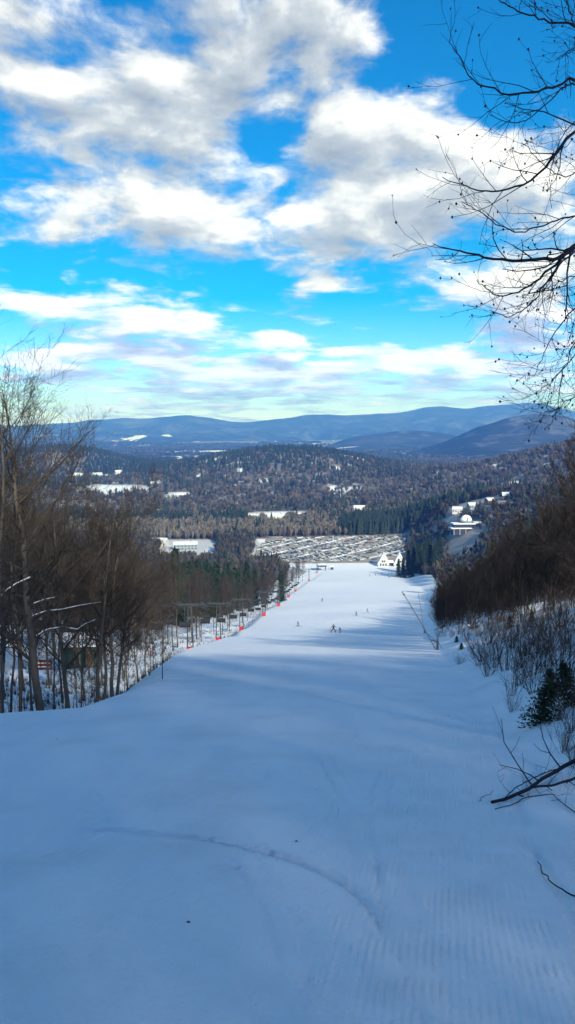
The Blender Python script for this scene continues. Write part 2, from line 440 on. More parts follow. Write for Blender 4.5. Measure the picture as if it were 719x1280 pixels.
gy = np.array(gyb[::-1] + gyl)
X, Yg = np.meshgrid(gx, gy)
Z = H(X, Yg)
def carve(pts, width, depth, ridge=0., fade=None):
    global Z
    m_ = (Yg < 30) & (np.abs(X) < 8) & (Yg > 2)
    d = seg_dist(X[m_], Yg[m_], pts)
    wn = 1 + .5 * vnoise(X[m_] / .15, Yg[m_] / .15, 61)
    if fade: wn = wn * sstep(Yg[m_], fade[0], fade[1])
    Z[m_] += -depth * np.exp(-(d / width) ** 2) * wn + ridge * np.exp(-((d - width * 1.6) / (width * .7)) ** 2) * wn
trk = [hit(*p)[:2] for p in ((95, 1040), (150, 1038), (200, 1043), (260, 1050), (320, 1062), (380, 1080), (420, 1098), (450, 1120), (472, 1150), (483, 1185), (481, 1212))]
carve(trk, .034, .032, .010, (trk[-1][1], trk[-1][1] + .9))
_rt = np.random.default_rng(12)
for k_ in range(16):   # older, fainter ski tracks running down the piste
    x0 = -4 + 7 * _rt.random(); a_ = _rt.normal() * .25; ph = _rt.random() * 6; am = .3 + .8 * _rt.random(); wl = 6 + 8 * _rt.random()
    yy = np.linspace(2.4, 26, 30); xx = x0 + .15 * yy + a_ * (yy - 8) * .4 + am * np.sin(yy / wl * 6.28 + ph) * .5
    for o_ in (0, .17):
        carve(list(zip(xx + o_, yy)), .022, .006 + .006 * _rt.random(), .003)
carve([hit(*p)[:2] for p in ((150, 1028), (110, 1070), (60, 1125), (15, 1180))], .03, -.006, 0)
carve([hit(*p)[:2] for p in ((205, 1080), (195, 1040), (188, 1010))], .05, .008, .003)
carve([hit(*p)[:2] for p in ((623, 880), (630, 930), (645, 1000), (668, 1060), (695, 1110), (730, 1170), (790, 1290))], .05, .02, .015)
carve([hit(*p)[:2] for p in ((500, 1020), (540, 1025), (590, 1010), (640, 1020))], .06, .006, .002)
carve([hit(*p)[:2] for p in ((350, 1010), (430, 1050), (520, 1075), (620, 1120))], .05, .005, .002)
carve([hit(*p)[:2] for p in ((-40, 955), (60, 935), (160, 945), (260, 990))], .08, .006, .003)
carve([hit(*p)[:2] for p in ((40, 1250), (180, 1150), (300, 1120))], .05, .004, .002)
carve([hit(*p)[:2] for p in ((400, 1290), (420, 1220), (432, 1150))], .04, .006, .002)
s_ = X - .2 * Yg
cord = (sstep(s_, -.75, -.2) * (1 - sstep(s_, .62, .72)) + .25 * (s_ < -.5)) * (1 - sstep(Yg, 14, 26)) * sstep(Yg, -5, 1)
opn = np.maximum(blobf(X, Yg, FIELDS), sstep(fbm(X / 90 + 5, Yg / 190, 3, 77) - .1 * (X > .1 * Yg), .44, .56) * (Yg > 1250))
fl = 1 - sstep(Yg, 960, 1010)
opn = np.maximum(opn, np.where(fl > .5, 1., 0))
farmask = sstep(Yg, 3600, 5200)
opn = np.maximum(opn, farmask * np.clip(6 * (fbm(X / 500, Yg / 900, 4, 71) - .36), 0, 1))
forestR = (X - redge(Yg) > 14) & (X > .14 * Yg) & (Yg > 40) & (Yg < 1100)
opn = np.where(forestR, opn * .2, opn)
forestL = (ledge(Yg) - X > 18) & (Yg > 60) & (Yg < 1000)
opn = np.where(forestL, opn * .55, opn)
groom = (sstep(X, ledge(Yg), ledge(Yg) + 1.5)) * (1 - sstep(X, redge(Yg) - 1.5, redge(Yg))) * (1 - sstep(Yg, 700, 760))
nyy, nxx = X.shape
idx = np.arange(nyy * nxx).reshape(nyy, nxx)
Q = np.stack([idx[:-1, :-1], idx[:-1, 1:], idx[1:, 1:], idx[1:, :-1]], -1).reshape(-1, 4)
yc = Yg[:-1, :-1].ravel(); xc = np.abs(X[:-1, :-1].ravel())
Q = Q[xc < 1.1 * np.maximum(yc, 0) + 160]
gm = make_mesh('snowy_ground', np.stack([X, Yg, Z], -1).reshape(-1, 3), [Q], M['snow'], None, True,
               {'open': opn.ravel(), 'cord': cord.ravel(), 'groom': groom.ravel()})
tag(link('ground', gm), kind='structure')
print('ground', X.shape, len(Q))

# ------------------------------------------------------------------ mountains
def mountain(D, prof, foot, back, name, fields, base=-140, rough=1., seed=0, n=420):
    px = np.linspace(prof[0][0], prof[-1][0], n)
    py = np.interp(px, [a for a, b in prof], [b for a, b in prof])
    ker = np.exp(-.5 * (np.arange(-6, 7) / 3.) ** 2); ker /= ker.sum()
    py = np.convolve(np.pad(py, 6, mode='edge'), ker, 'valid') + 3.2 * fbm(px / 45, px * 0 + seed, 4, seed)
    xs = (px - 359.5) / F * D
    zt = np.array([P(a, b, D).z for a, b in zip(px, py)])
    nr = 110
    tt = np.linspace(0, 1.25, nr)
    XX, TT = np.meshgrid(xs, tt)
    YY = D - foot + foot * TT
    ws = 500 * fbm(XX / 1800, YY / 1800, 3, seed + 3)
    rise = np.where(TT < 1, TT ** 1.15 * (1 - .12 * np.sin(math.pi * TT)), 1 - (TT - 1) * 1.6)
    gul = np.abs(fbm((XX + ws) / 900, YY / 2600, 4, seed)) * 2
    amp = (zt[None] - base)
    ZZ = base + amp * rise - rough * amp * .58 * gul * np.clip(np.sin(math.pi * np.clip(TT, 0, 1)), 0, 1) + rough * 9 * fbm(XX / 220, YY / 220, 3, seed + 9) * np.clip(1.15 - TT, 0, 1)
    fld = []
    o = np.zeros(XX.shape)
    for fx, ft, rx, rt in fields:
        d = np.sqrt(((XX - (fx - 359.5) / F * D) / (rx / F * D)) ** 2 + ((TT - ft) / rt) ** 2)
        o = np.maximum(o, np.clip(1.6 - 1.2 * d, 0, 1))
    ii = np.arange(nr * n).reshape(nr, n)
    Qm = np.stack([ii[:-1, :-1], ii[:-1, 1:], ii[1:, 1:], ii[1:, :-1]], -1).reshape(-1, 4)
    me = make_mesh(name, np.stack([XX, YY, ZZ], -1).reshape(-1, 3), [Qm], M['mountain'], None, True, {'open': o.ravel()})
    return tag(link(name, me), kind='structure')
mountain(12500, [(-500, 545), (-200, 536), (0, 531), (60, 530), (85, 527), (118, 525), (150, 523), (200, 520), (245, 518), (266, 523), (300, 527), (350, 525), (380, 519), (410, 517),
                 (440, 520), (480, 517), (520, 511), (545, 508), (575, 511), (610, 508), (640, 506), (662, 502), (690, 508), (719, 516), (900, 530), (1250, 540)], 4200, 2000, 'mountain',
         [(120, .35, 25, .05), (210, .28, 20, .04), (235, .5, 12, .04), (320, .12, 60, .05), (430, .3, 14, .05), (480, .35, 10, .04), (150, .1, 60, .04), (510, .18, 14, .04)], rough=1., seed=100)
mountain(6800, [(300, 590), (340, 586), (370, 575), (400, 560), (440, 548), (480, 541), (520, 538), (560, 542), (600, 552), (660, 570), (760, 590)], 1500, 800, 'mountain',
         [(545, .35, 16, .16), (420, .45, 30, .05)], rough=.8, seed=130, n=240)
mountain(4700, [(430, 592), (470, 580), (520, 565), (560, 550), (600, 532), (640, 519), (665, 516), (700, 520), (740, 530), (850, 545), (1000, 560)], 1500, 700, 'mountain', [], rough=1., seed=160, n=300)

# ------------------------------------------------------------------ distant woods (reads as one mass)
def bake(name, temps, pos, hs, ws, mat, tint, label=None):
    V = []; T = []; A = []; n = 0
    pick = rng.integers(0, len(temps), len(pos))
    for k, (tv, tf) in enumerate(temps):
        s = pick == k; p = pos[s]
        if not len(p): continue
        a = rng.random(len(p)) * 6.28; ca, sa = np.cos(a)[:, None], np.sin(a)[:, None]
        vx, vy, vz = tv[None, :, 0] * ws[s][:, None], tv[None, :, 1] * ws[s][:, None], tv[None, :, 2] * hs[s][:, None]
        v = np.stack([vx * ca - vy * sa + p[:, 0:1], vx * sa + vy * ca + p[:, 1:2], vz + p[:, 2:3]], -1)
        V.append(v.reshape(-1, 3)); A.append(np.repeat(tint[s], len(tv), 0))
        T.append((tf[None] + (np.arange(len(p)) * len(tv))[:, None, None]).reshape(-1, 3) + n); n += v.shape[0] * v.shape[1]
    A = np.concatenate(A); A = np.concatenate([A, np.ones((len(A), 1))], 1)
    me = make_mesh(name, np.concatenate(V), [np.concatenate(T)], mat, None, False, {'tint': A})
    return tag(link(name, me), label, kind='stuff')
def t_conifer(seed, tiers=4, n=7):
    r = np.random.default_rng(seed); V = []; T = []; k = 0
    for i in range(tiers):
        z0 = .08 + .8 * i / tiers; z1 = z0 + .42 * (1.1 - i / tiers * .6); w = 1. * (1 - z0) ** .9
        for j in range(n):
            a = 6.28 * (j + r.random() * .5) / n; w_ = w * (.7 + .5 * r.random())
            V.append((w_ * math.cos(a), w_ * math.sin(a), z0 + r.normal() * .03))
        V.append((0, 0, min(z1, 1.)))
        for j in range(n): T.append((k + j, k + (j + 1) % n, k + n))
        k += n + 1
    return np.array(V), np.array(T)
def t_hard(seed, n=26):
    r = np.random.default_rng(seed); V = []; T = []; k = 0
    for j in range(n):
        a = 6.28 * r.random(); u = r.random() ** .5; z1 = .35 + .65 * (1 - .55 * u * u) * (.55 + .45 * r.random())
        z0 = .05 + .4 * r.random() * z1
        c, s = math.cos(a), math.sin(a); b = a + 1.57 + r.normal() * .3; w = .10 + .07 * r.random()
        V += [(.15 * u * c, .15 * u * s, z0), (u * c + w * math.cos(b), u * s + w * math.sin(b), z1), (u * c * .9 - w * math.cos(b), u * s * .9 - w * math.sin(b), z1 * .93)]
        T.append((k, k + 1, k + 2)); k += 3
    return np.array(V), np.array(T)
TC = [t_conifer(i) for i in range(5)]; TH = [t_hard(i) for i in range(6)]
def scatter(n, y0, y1, wf=.46, wc=40):
    y = np.sqrt(y0 ** 2 + (y1 ** 2 - y0 ** 2) * rng.random(n)); x = (rng.random(n) * 2 - 1) * (wf * y + wc); return x, y
def in_lot(x, y): return (y > 792) & (y < 1000) & (x > -38) & (x < 112 + (y - 800) * .22)
BUILD_SPOTS = []
def glade(x, y): return sstep(fbm(x / 90 + 5, y / 190, 3, 77) - .1 * (x / y > .1), .44, .56) * (y > 1250)
def clear(x, y, wall=0):
    k = (blobf(x, y, FIELDS) < .35) & (glade(x, y) * .9 < rng.random(len(x)))
    for bx, by, br in BUILD_SPOTS: k &= np.hypot(x - bx, y - by) > br
    # keep the line of sight in front of each clearing open
    for bx, by, br in BUILD_SPOTS:
        k &= ~((np.abs(x - bx * y / by) < br * .55) & (y > by - br * 3.5) & (y < by))
    return k
# buildings far away are placed first so that the woods leave room for them
far_builds = []   # px, py(base), width m, depth m, wall h, roof h, wall material, label
fb = [
 (86, 599, 20, 14, 6, 6, 'wall_white', 'white farmhouse with snowy roof at left end of the houses below the dark knoll'),
 (98, 597, 26, 16, 7, 8, 'wall_white', 'large white house with steep snowy roof, second from left below dark knoll'),
 (122, 596, 30, 16, 6, 7, 'wall_grey', 'long grey house with snowy roof, third from left below dark knoll'),
 (148, 592, 22, 14, 5, 6, 'wall_white', 'small white house with snowy roof, rightmost of those below dark knoll'),
 (318, 648, 24, 12, 4, 4, 'wall_grey', 'grey lodge with snowy roof at left end of the snowy meadow mid valley'),
 (346, 648, 34, 12, 4, 4, 'wall_white', 'longest low white lodge with snowy roof on the meadow mid valley'),
 (376, 647, 20, 12, 4, 4, 'wall_brown', 'brown lodge with snowy roof at right end of the meadow mid valley'),
 (449, 640, 22, 14, 6, 6, 'wall_white', 'lone white house with snowy roof among brown woods above the car park'),
 (572, 641, 13, 9, 4, 4, 'wall_white', 'white chalet with snowy roof, lowest in the clearing above the dome'),
 (590, 636, 11, 9, 4, 4, 'wall_grey', 'grey chalet with snowy roof, middle of clearing above the dome'),
 (612, 630, 12, 9, 4, 4, 'wall_brown', 'brown chalet with snowy roof at right side of clearing above the dome'),
 (634, 624, 13, 9, 4, 5, 'wall_brown', 'reddish brown chalet with snowy roof highest right on the wooded hillside'),
 (228, 622, 18, 12, 5, 5, 'wall_brown', 'brown cabin with snowy roof at left foot of the wooded hill'),
]
for q in fb:
    p = hit(q[0], q[1]); far_builds.append((p, q)); BUILD_SPOTS.append((p.x, p.y, q[2] * .75))
# valley band of pale hardwoods behind the car park, then hills
tex = lambda x, y: 1.6 * fbm(x / 170, y / 260, 4, 81)
def tints(n, x, y, lo, hi):
    t = lo + (hi - lo) * rng.random(n); w = .12 * rng.normal(size=n)
    return np.stack([t * (1 + w * .5), t, t * (1 - w * .5)], 1)
xs, ys = scatter(47000, 1180, 3700)
k = clear(xs, ys); xs, ys = xs[k], ys[k]
den = tex(xs, ys)
knoll = np.exp(-.5 * (((xs + 690) / 260) ** 2 + ((ys - 2600) / 330) ** 2)); midh = np.exp(-.5 * (((xs + 10) / 330) ** 2 + ((ys - 2300) / 420) ** 2))
rightw = sstep(xs / ys, .12, .3)
pc = np.clip(.22 + .9 * den + .85 * knoll + .85 * midh - .38 * rightw - .25 * (ys < 1500), .03, .95)
isc = rng.random(len(xs)) < pc
keep = rng.random(len(xs)) < np.where(midh > .4, .95, .9) * np.clip(.9 + den * .8, .35, 1)
for nm, mk, te, mt, hh, ww in (('distant_conifer_forest', isc & keep, TC, 'far_conifer', (13, 21), .2), ('distant_bare_forest', ~isc & keep, TH, 'far_hardwood', (11, 17), .42)):
    x, y = xs[mk], ys[mk]; h = hh[0] + (hh[1] - hh[0]) * rng.random(len(x))
    bake(nm, te, np.stack([x, y, H(x, y) - .5], 1), h, h * ww * (.8 + .4 * rng.random(len(x))), M[mt], tints(len(x), x, y, .4, 1.0) if te is TC else tints(len(x), x, y, .4, 1.25))
    print(nm, len(x))
xs, ys = scatter(16000, 3650, 7600, .5, 100)
k = (fbm(xs / 500, ys / 1100, 4, 71) < .24) & (blobf(xs, ys, FIELDS) < .3) & (fbm(xs / 260, ys / 400, 3, 75) > -.35); xs, ys = xs[k], ys[k]
h = 15 + 8 * rng.random(len(xs)); ic = rng.random(len(xs)) < .5
bake('far_valley_conifer_forest', TC, np.stack([xs, ys, H(xs, ys) - .5], 1)[ic], h[ic], h[ic] * 1.1, M['far_conifer'], tints(ic.sum(), xs, ys, .5, 1.2))
bake('far_valley_bare_forest', TH, np.stack([xs, ys, H(xs, ys) - .5], 1)[~ic], h[~ic], h[~ic] * 1.5, M['far_hardwood'], tints((~ic).sum(), xs, ys, .4, 1.1))
# denser band near the car park
xs, ys = scatter(9000, 985, 1190, .48, 40)
k = clear(xs, ys) & ~in_lot(xs, ys); xs, ys = xs[k], ys[k]
dk = (sstep(xs / ys, .05, .085) * (1 - sstep(xs / ys, .2, .26)) > rng.random(len(xs)) * .9) & (ys < 1130)
dk |= ((xs / ys < -.05) & (ys > 1120) & (rng.random(len(xs)) < .5 + .8 * vnoise(xs / 40, ys / 200, 91)))
dk |= rng.random(len(xs)) < .04
for nm, mk, te, mt, hh, ww in (('valley_conifer_forest', dk, TC, 'far_conifer', (17, 25), .17), ('valley_bare_forest', ~dk, TH, 'far_hardwood', (12, 17), .3)):
    x, y = xs[mk], ys[mk]; h = hh[0] + (hh[1] - hh[0]) * rng.random(len(x))
    bake(nm, te, np.stack([x, y, H(x, y) - .5], 1), h, h * ww * (.8 + .4 * rng.random(len(x))), M[mt], tints(len(x), x, y, .55, .95) if te is TC else tints(len(x), x, y, .9, 1.7))
# right hillside woods between the near thicket and the dome
xs, ys = scatter(15000, 330, 1180, .5, 60)
dr = xs - redge(ys)
k = (dr > 10) & ~in_lot(xs, ys) & clear(xs, ys) & (xs > 75)
k &= ~((np.abs(xs / ys - .222) < .019) & (ys > 740) & (ys < 825)) & ~((np.hypot(xs - 178, ys - 810) < 17))
xs, ys = xs[k], ys[k]
h = (9 + 5 * rng.random(len(xs))) * np.where((np.abs(xs / ys - .222) < .024) & (ys < 810), .55, 1); te_ = rng.random(len(xs)) < .88
bake('hillside_bare_forest', TH, np.stack([xs, ys, H(xs, ys) - .5], 1)[te_], h[te_], h[te_] * .36, M['far_hardwood'], tints(te_.sum(), xs, ys, .3, .75))
bake('hillside_conifer_forest', TC, np.stack([xs, ys, H(xs, ys) - .5], 1)[~te_], h[~te_] * 1.35, h[~te_] * .26, M['far_conifer'], tints((~te_).sum(), xs, ys, .5, .9))
# far left woods down to the valley floor
xs, ys = scatter(9000, 420, 990, .5, 60)
k = (np.minimum(ledge(ys), 20 - .1 * (ys - 700)) - xs > 22) & ~in_lot(xs, ys) & clear(xs, ys) & ~((np.abs(xs / ys + .125) < .036) & (ys > 820))
xs, ys = xs[k], ys[k]; h = 11 + 5 * rng.random(len(xs)); te_ = rng.random(len(xs)) < .86
bake('slope_bare_forest', TH, np.stack([xs, ys, H(xs, ys) - .5], 1)[te_], h[te_], h[te_] * .36, M['far_hardwood'], tints(te_.sum(), xs, ys, .4, .9))
bake('slope_conifer_forest', TC, np.stack([xs, ys, H(xs, ys) - .5], 1)[~te_], h[~te_] * 1.25, h[~te_] * .22, M['far_conifer'], tints((~te_).sum(), xs, ys, .5, .9))

# ------------------------------------------------------------------ houses
def gable(mb, w, d, z0, h, over=.4, th=.25):
    x, y = w / 2 + over, d / 2 + over
    v = [(-x, -y, z0), (x, -y, z0), (x, 0, z0 + h), (-x, 0, z0 + h), (-x, y, z0), (x, y, z0)]
    v += [(a, b, c + th) for a, b, c in v]
    return mb.add(v, [(0, 3, 2, 1), (3, 4, 5, 2), (6, 7, 8, 9), (9, 8, 11, 10), (0, 1, 7, 6), (4, 10, 11, 5), (0, 6, 9, 3), (3, 9, 10, 4), (1, 2, 8, 7), (2, 5, 11, 8)])
def house(name, p, w, d, wh, rh, wall, label, rz=0., win=4, cat='house', group='snow roofed houses in the valley', sink=1.5, floors=1):
    e = empty(name, p, label, cat, group, rz)
    m = MB(); m.box((0, 0, (wh - sink) / 2), (w, d, wh + sink))
    m.add([(-w / 2, -d / 2, wh), (-w / 2, d / 2, wh), (-w / 2, 0, wh + rh * (d / 2) / (d / 2 + .4))], [(0, 2, 1)])
    m.add([(w / 2, -d / 2, wh), (w / 2, d / 2, wh), (w / 2, 0, wh + rh * (d / 2) / (d / 2 + .4))], [(0, 1, 2)])
    m.build('wall', M[wall], e)
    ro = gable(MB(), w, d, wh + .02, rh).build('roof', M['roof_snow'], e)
    MB().box((w * .22, d * .12, wh + rh * .9), (1.2, 1.2, 2.6)).build('chimney', M['wall_brown'], ro)
    for f in range(floors):
        for i in range(win):
            x = -w / 2 + w * (i + .5) / win; wz = wh * (f + .55) / floors
            if i == win // 2 and f == 0: MB().box((x, -d / 2 - .06, 1.1), (1.2, .12, 2.2)).build('door', M['wall_brown'], e)
            else: MB().box((x, -d / 2 - .06, wz), (min(1.8, w / win * .5), .12, wh / floors * .4)).build('window', M['glass'], e)
    return e
for i, (p, q) in enumerate(far_builds):
    house('house', p, q[2] * .8, q[3] * .75, q[4], q[5] * .7, q[6], q[7], rz=[.1, -.3, .2, .5, -.15, .05, .3][i % 7])
pb = Vector((P(232, 684, 905).x, 905, float(H(P(232, 684, 905).x, 905))))
house('house', pb, 27, 12, 6, 3, 'wall_grey', 'pale blue grey house with snowy roof behind the spruces at left', rz=.12, win=7, floors=2)
p2 = Vector((P(200, 684, 930).x, 930, float(H(P(200, 684, 930).x, 930))))
house('house', p2, 18, 12, 6, 4, 'wall_white', 'small white house with snowy roof left of the pale blue grey house', rz=-.2, win=4)
# base lodge: two steep white gables
def lodge():
    Y0 = 775; p = Vector((P(489, 705, Y0).x, Y0, 0)); p.z = float(H(p.x, p.y))
    e = empty('ski_lodge', p, 'white base lodge with two steep snowy gables at the bottom of the ski slope', 'lodge', rz=-.12)
    for s, (cx, hh) in enumerate(((-7.5, 11.5), (8., 12.5))):
        m = MB(); w = 9.5
        yf, yb = -6, 8
        v = [(cx - w / 2, yf, -1), (cx + w / 2, yf, -1), (cx + w / 2, yf, 2.5), (cx, yf, hh), (cx - w / 2, yf, 2.5)]
        v += [(a, yb, c) for a, b, c in v]
        m.add(v, [(0, 1, 2, 3, 4), (9, 8, 7, 6, 5), (0, 5, 6, 1), (1, 6, 7, 2), (0, 4, 9, 5)])
        g_ = m.build('gable', M['wall_white'], e)
        for sx in (-1, 1):
            a = (cx + sx * (w / 2 + .7), 2.0 - .6); b = (cx, hh + .15)
            nx, nz = .35 * sx, .25
            v = [(a[0], yf - .8, a[1]), (b[0], yf - .8, b[1]), (b[0], yb + .4, b[1]), (a[0], yb + .4, a[1])]
            v += [(q[0] + nx, q[1], q[2] + nz) for q in v]
            if sx < 0: f = [(0, 1, 2, 3), (4, 7, 6, 5)]
            else: f = [(0, 3, 2, 1), (4, 5, 6, 7)]
            MB().add(v, f + [(0, 4, 5, 1), (1, 5, 6, 2), (2, 6, 7, 3), (3, 7, 4, 0)]).build('roof', M['snow_obj'], e)
        for i, (dx, z, ww, wh_) in enumerate(((-2.6, 1.7, 1.6, 2.2), (0, 1.7, 1.6, 2.2), (2.6, 1.7, 1.6, 2.2), (-1, 5, 1.4, 2.), (1, 5, 1.4, 2.))):
            MB().box((cx + dx, yf - .06, z), (ww, .14, wh_)).build('window', M['glass'], e)
    MB().box((.3, 2, 1.2), (8, 9, 4.6)).build('wall', M['wall_navy'], e)
    gable(MB(), 6.5, 9.5, 3.52, 1.6, .1).build('connecting_roof', M['snow_obj'], e)
lodge()
def dome():
    Y0 = 810; q = P(581, 672, Y0); p = Vector((q.x, Y0, 0)); gz = float(H(p.x, p.y)); p.z = gz
    top = q.z
    e = empty('domed_building', p, 'long dark building with white roof edge and a pale round dome on top', 'building', rz=.05)
    h = top - gz
    print('dome rise', h)
    h = max(h, 2.)
    MB().box((0, 0, (h - 4) / 2 + 1), (26, 12, h + 4 - 1 + 1)).build('wall', M['wall_navy'], e)
    ro = MB().box((-1, -.6, h + 1.8), (29, 14.5, .9)).build('roof', M['snow_obj'], e)
    MB().box((-1, -.4, h + 4.), (22, 11, 3.5)).build('upper_wall', M['wall_navy'], e)
    MB().box((-1, -.4, h + 6.2), (25, 13, .8)).build('roof', M['snow_obj'], e)
    for i in range(7): MB().box((-11 + i * 3.6, -6.06, h - .6), (2.4, .14, 2.4)).build('window', M['glass'], e)
    for i in range(5): MB().box((-9 + i * 4, -5.98, h + 4.1), (2.6, .14, 1.6)).build('window', M['glass'], e)
    for i in range(5): MB().tube([(-13 + i * 6, -7.4, -3), (-13 + i * 6, -7.4, h + 1.4)], .25).build('post', M['wall_white'], e)
    MB().lathe((1, 0, h + 6.6), [(5.9, 0), (5.9, 2.4)], 24).build('drum', M['wall_grey'], e, True)
    d_ = MB().lathe((1, 0, h + 9.), [(5.75 * math.cos(a), 5.75 * math.sin(a)) for a in np.linspace(0, 1.5, 9)], 28).build('dome', M['snow_obj'], e, True)
    MB().box((1, -5.62, h + 10.6), (1.6, .5, 3.6), rx=-.28).build('dome_shutter', M['wall_grey'], d_)
    MB().box((12, 0, h + 7.2), (8, 6, 1.6)).build('side_room', M['wall_white'], e)
dome()

# ------------------------------------------------------------------ car park
gy0, gy1 = 796, 990
LD = Vector((.62, .785, 0)).normalized(); LN = Vector((-LD.y, LD.x, 0))
lot = MB()
lp = [(-34, 812), (20, 797), (105, 798), (128, 815), (152, 990), (60, 998), (-24, 994), (-36, 900)]
nxl, nyl = 60, 50
lx, ly = np.meshgrid(np.linspace(-60, 182, nxl), np.linspace(790, 1000, nyl))
def inpoly(x, y, poly):
    c = np.zeros(np.shape(x), bool)
    for (x0, y0), (x1, y1) in zip(poly, poly[1:] + poly[:1]):
        c ^= ((y0 > y) != (y1 > y)) & (x < (x1 - x0) * (y - y0) / (y1 - y0 + 1e-9) + x0)
    return c
lz = H(lx, ly) + .22
li = np.arange(nxl * nyl).reshape(nyl, nxl)
lq = np.stack([li[:-1, :-1], li[:-1, 1:], li[1:, 1:], li[1:, :-1]], -1).reshape(-1, 4)
cxl = lx.ravel()[lq].mean(1); cyl = ly.ravel()[lq].mean(1)
tag(link('parking_lot', make_mesh('parking_lot', np.stack([lx, ly, lz], -1).reshape(-1, 3), [lq[inpoly(cxl, cyl, lp)]], M['gravel'])), kind='structure')
# long snow windrows between the parking rows
def car_mesh(name, body, wagon, snow=False):
    m = MB(); m.cur = 0
    L, W = 4.5, 1.8
    prof = [(-2.25, .35), (-2.25, .8), (-1.35 if not wagon else -2.15, .98), (-.75 if not wagon else -1.9, 1.45 if not wagon else 1.65), (.35, 1.5 if not wagon else 1.68), (1.05, .98), (2.1, .82), (2.25, .6), (2.25, .35)]
    v = [(x, -W / 2 if z < 1 else -W / 2 + .18, z) for x, z in prof] + [(x, W / 2 if z < 1 else W / 2 - .18, z) for x, z in prof]
    n = len(prof)
    fs = [tuple(range(n))[::1], tuple(range(n, 2 * n))[::-1]] + [(i, i + n, (i + 1) % n + n, (i + 1) % n) for i in range(n)]
    m.add(v, [f[::-1] for f in fs])
    m.cur = 1
    zt = prof[3][1]
    for s in (-1, 1):
        y = s * (W / 2 + .004); yt = s * (W / 2 - .165)
        q = [(prof[2][0] + .25, y * .99, 1.0), (.95, y * .99, 1.0), (.3, yt, zt - .04), (prof[3][0] + .12, yt, zt - .04)]
        m.add(q, [(0, 1, 2, 3) if s < 0 else (3, 2, 1, 0)])
    m.add([(1.08, -.72, 1.0), (1.08, .72, 1.0), (.42, .68, zt), (.42, -.68, zt)], [(0, 1, 2, 3)])
    m.add([(prof[2][0] - .03, -.72, 1.02), (prof[2][0] - .03, .72, 1.02), (prof[3][0] - .03, .66, zt - .03), (prof[3][0] - .03, -.66, zt - .03)], [(3, 2, 1, 0)])
    m.cur = 2
    for x in (-1.4, 1.4):
        for s in (-1, 1): m.tube([(x, s * .72, .33), (x, s * .93, .33)], .33, 10)
    if snow: m.cur = 3; m.box((-.3, 0, zt + .06), (1.1, 1.3, .12), taper=.9)
    return m.mesh(name, [body, M['glass'], M['rubber'], M['snow_obj']])
CARC = [('white', (.75, .75, .74)), ('silver', (.42, .44, .45)), ('black', (.02, .02, .025)), ('blue', (.04, .1, .22)), ('grey', (.14, .15, .16)), ('green', (.03, .09, .07)), ('red', (.3, .03, .03)), ('tan', (.35, .3, .22))]
cars = []
for i, (nm, c) in enumerate(CARC):
    mt = simple('car_paint_' + nm, c, .25, .05, 2, spec=.6)
    cars.append((nm, car_mesh('sedan', mt, False, i % 2 == 0), car_mesh('wagon', mt, True, i % 3 == 0)))
spots = []
row = -8
for rI in range(-14, 20):
    off = rI * 8.6 + (0 if rI % 2 else -3.2)
    for k_ in range(-90, 90):
        q = Vector((60, 895, 0)) + LN * off + LD * (k_ * 2.75)
        if not bool(inpoly(q.x, q.y, [(-29, 818), (22, 808), (86, 812), (120, 825), (146, 984), (60, 990), (-19, 986), (-31, 905)])): continue
        if abs(k_ * 2.75 + 20) % 75 < 6: continue
        occ = .55 if q.x < 15 and rI > 6 else .9
        if float(vnoise(np.array(q.x / 22), np.array(q.y / 22), 5)) > .36 or rng.random() > occ: continue
        spots.append((q, math.atan2(LN.y, LN.x) + (math.pi if rng.random() < .5 else 0) + rng.normal() * .03))
spots.sort(key=lambda s: s[0].y)
print('cars', len(spots))
restV = []; restF3 = []; restF4 = []; rm3 = []; rm4 = []; rn = 0
wts = [.24, .2, .17, .13, .12, .05, .05, .04]
_cache = {}
def mesh_arrays(me):
    if me.name in _cache: return _cache[me.name]
    v = np.array([q.co[:] for q in me.vertices]); f3 = [list(p.vertices) for p in me.polygons if len(p.vertices) == 3]; f4 = [list(p.vertices) for p in me.polygons if len(p.vertices) == 4]
    m3 = [p.material_index for p in me.polygons if len(p.vertices) == 3]; m4 = [p.material_index for p in me.polygons if len(p.vertices) == 4]
    _cache[me.name] = (v, f3, f4, m3, m4); return _cache[me.name]
rest_mats = [cc[1].materials[0] for cc in cars] + [M['glass'], M['rubber'], M['snow_obj']]
for i, (q, a) in enumerate(spots):
    ci = int(rng.choice(8, p=wts)); wag = rng.random() < .5; nm = cars[ci][0]; me = cars[ci][2 if wag else 1]
    z = float(H(q.x, q.y)) + .22
    if i < 290:
        o = link('parked_car', me, None, (q.x, q.y, z), a)
        tag(o, f'small distant {nm} {"wagon" if wag else "sedan"} parked in the near rows of the car park', 'car', 'cars parked in rows below the ski slope')
    else:
        v, f3, f4, m3, m4 = mesh_arrays(me)
        ca, sa = math.cos(a), math.sin(a)
        restV.append(np.stack([v[:, 0] * ca - v[:, 1] * sa + q.x, v[:, 0] * sa + v[:, 1] * ca + q.y, v[:, 2] + z], 1))
        restF3 += [[b + rn for b in f] for f in f3]; restF4 += [[b + rn for b in f] for f in f4]
        rm3 += [ci if b == 0 else 7 + b for b in m3]; rm4 += [ci if b == 0 else 7 + b for b in m4]
        rn += len(v)
if restV:
    tag(link('parked_cars_beyond', make_mesh('cars_beyond', np.concatenate(restV), [np.array(restF3).reshape(-1, 3), np.array(restF4).reshape(-1, 4)], rest_mats, rm3 + rm4, False)), 'mass of parked cars in the far rows of the car park', kind='stuff')
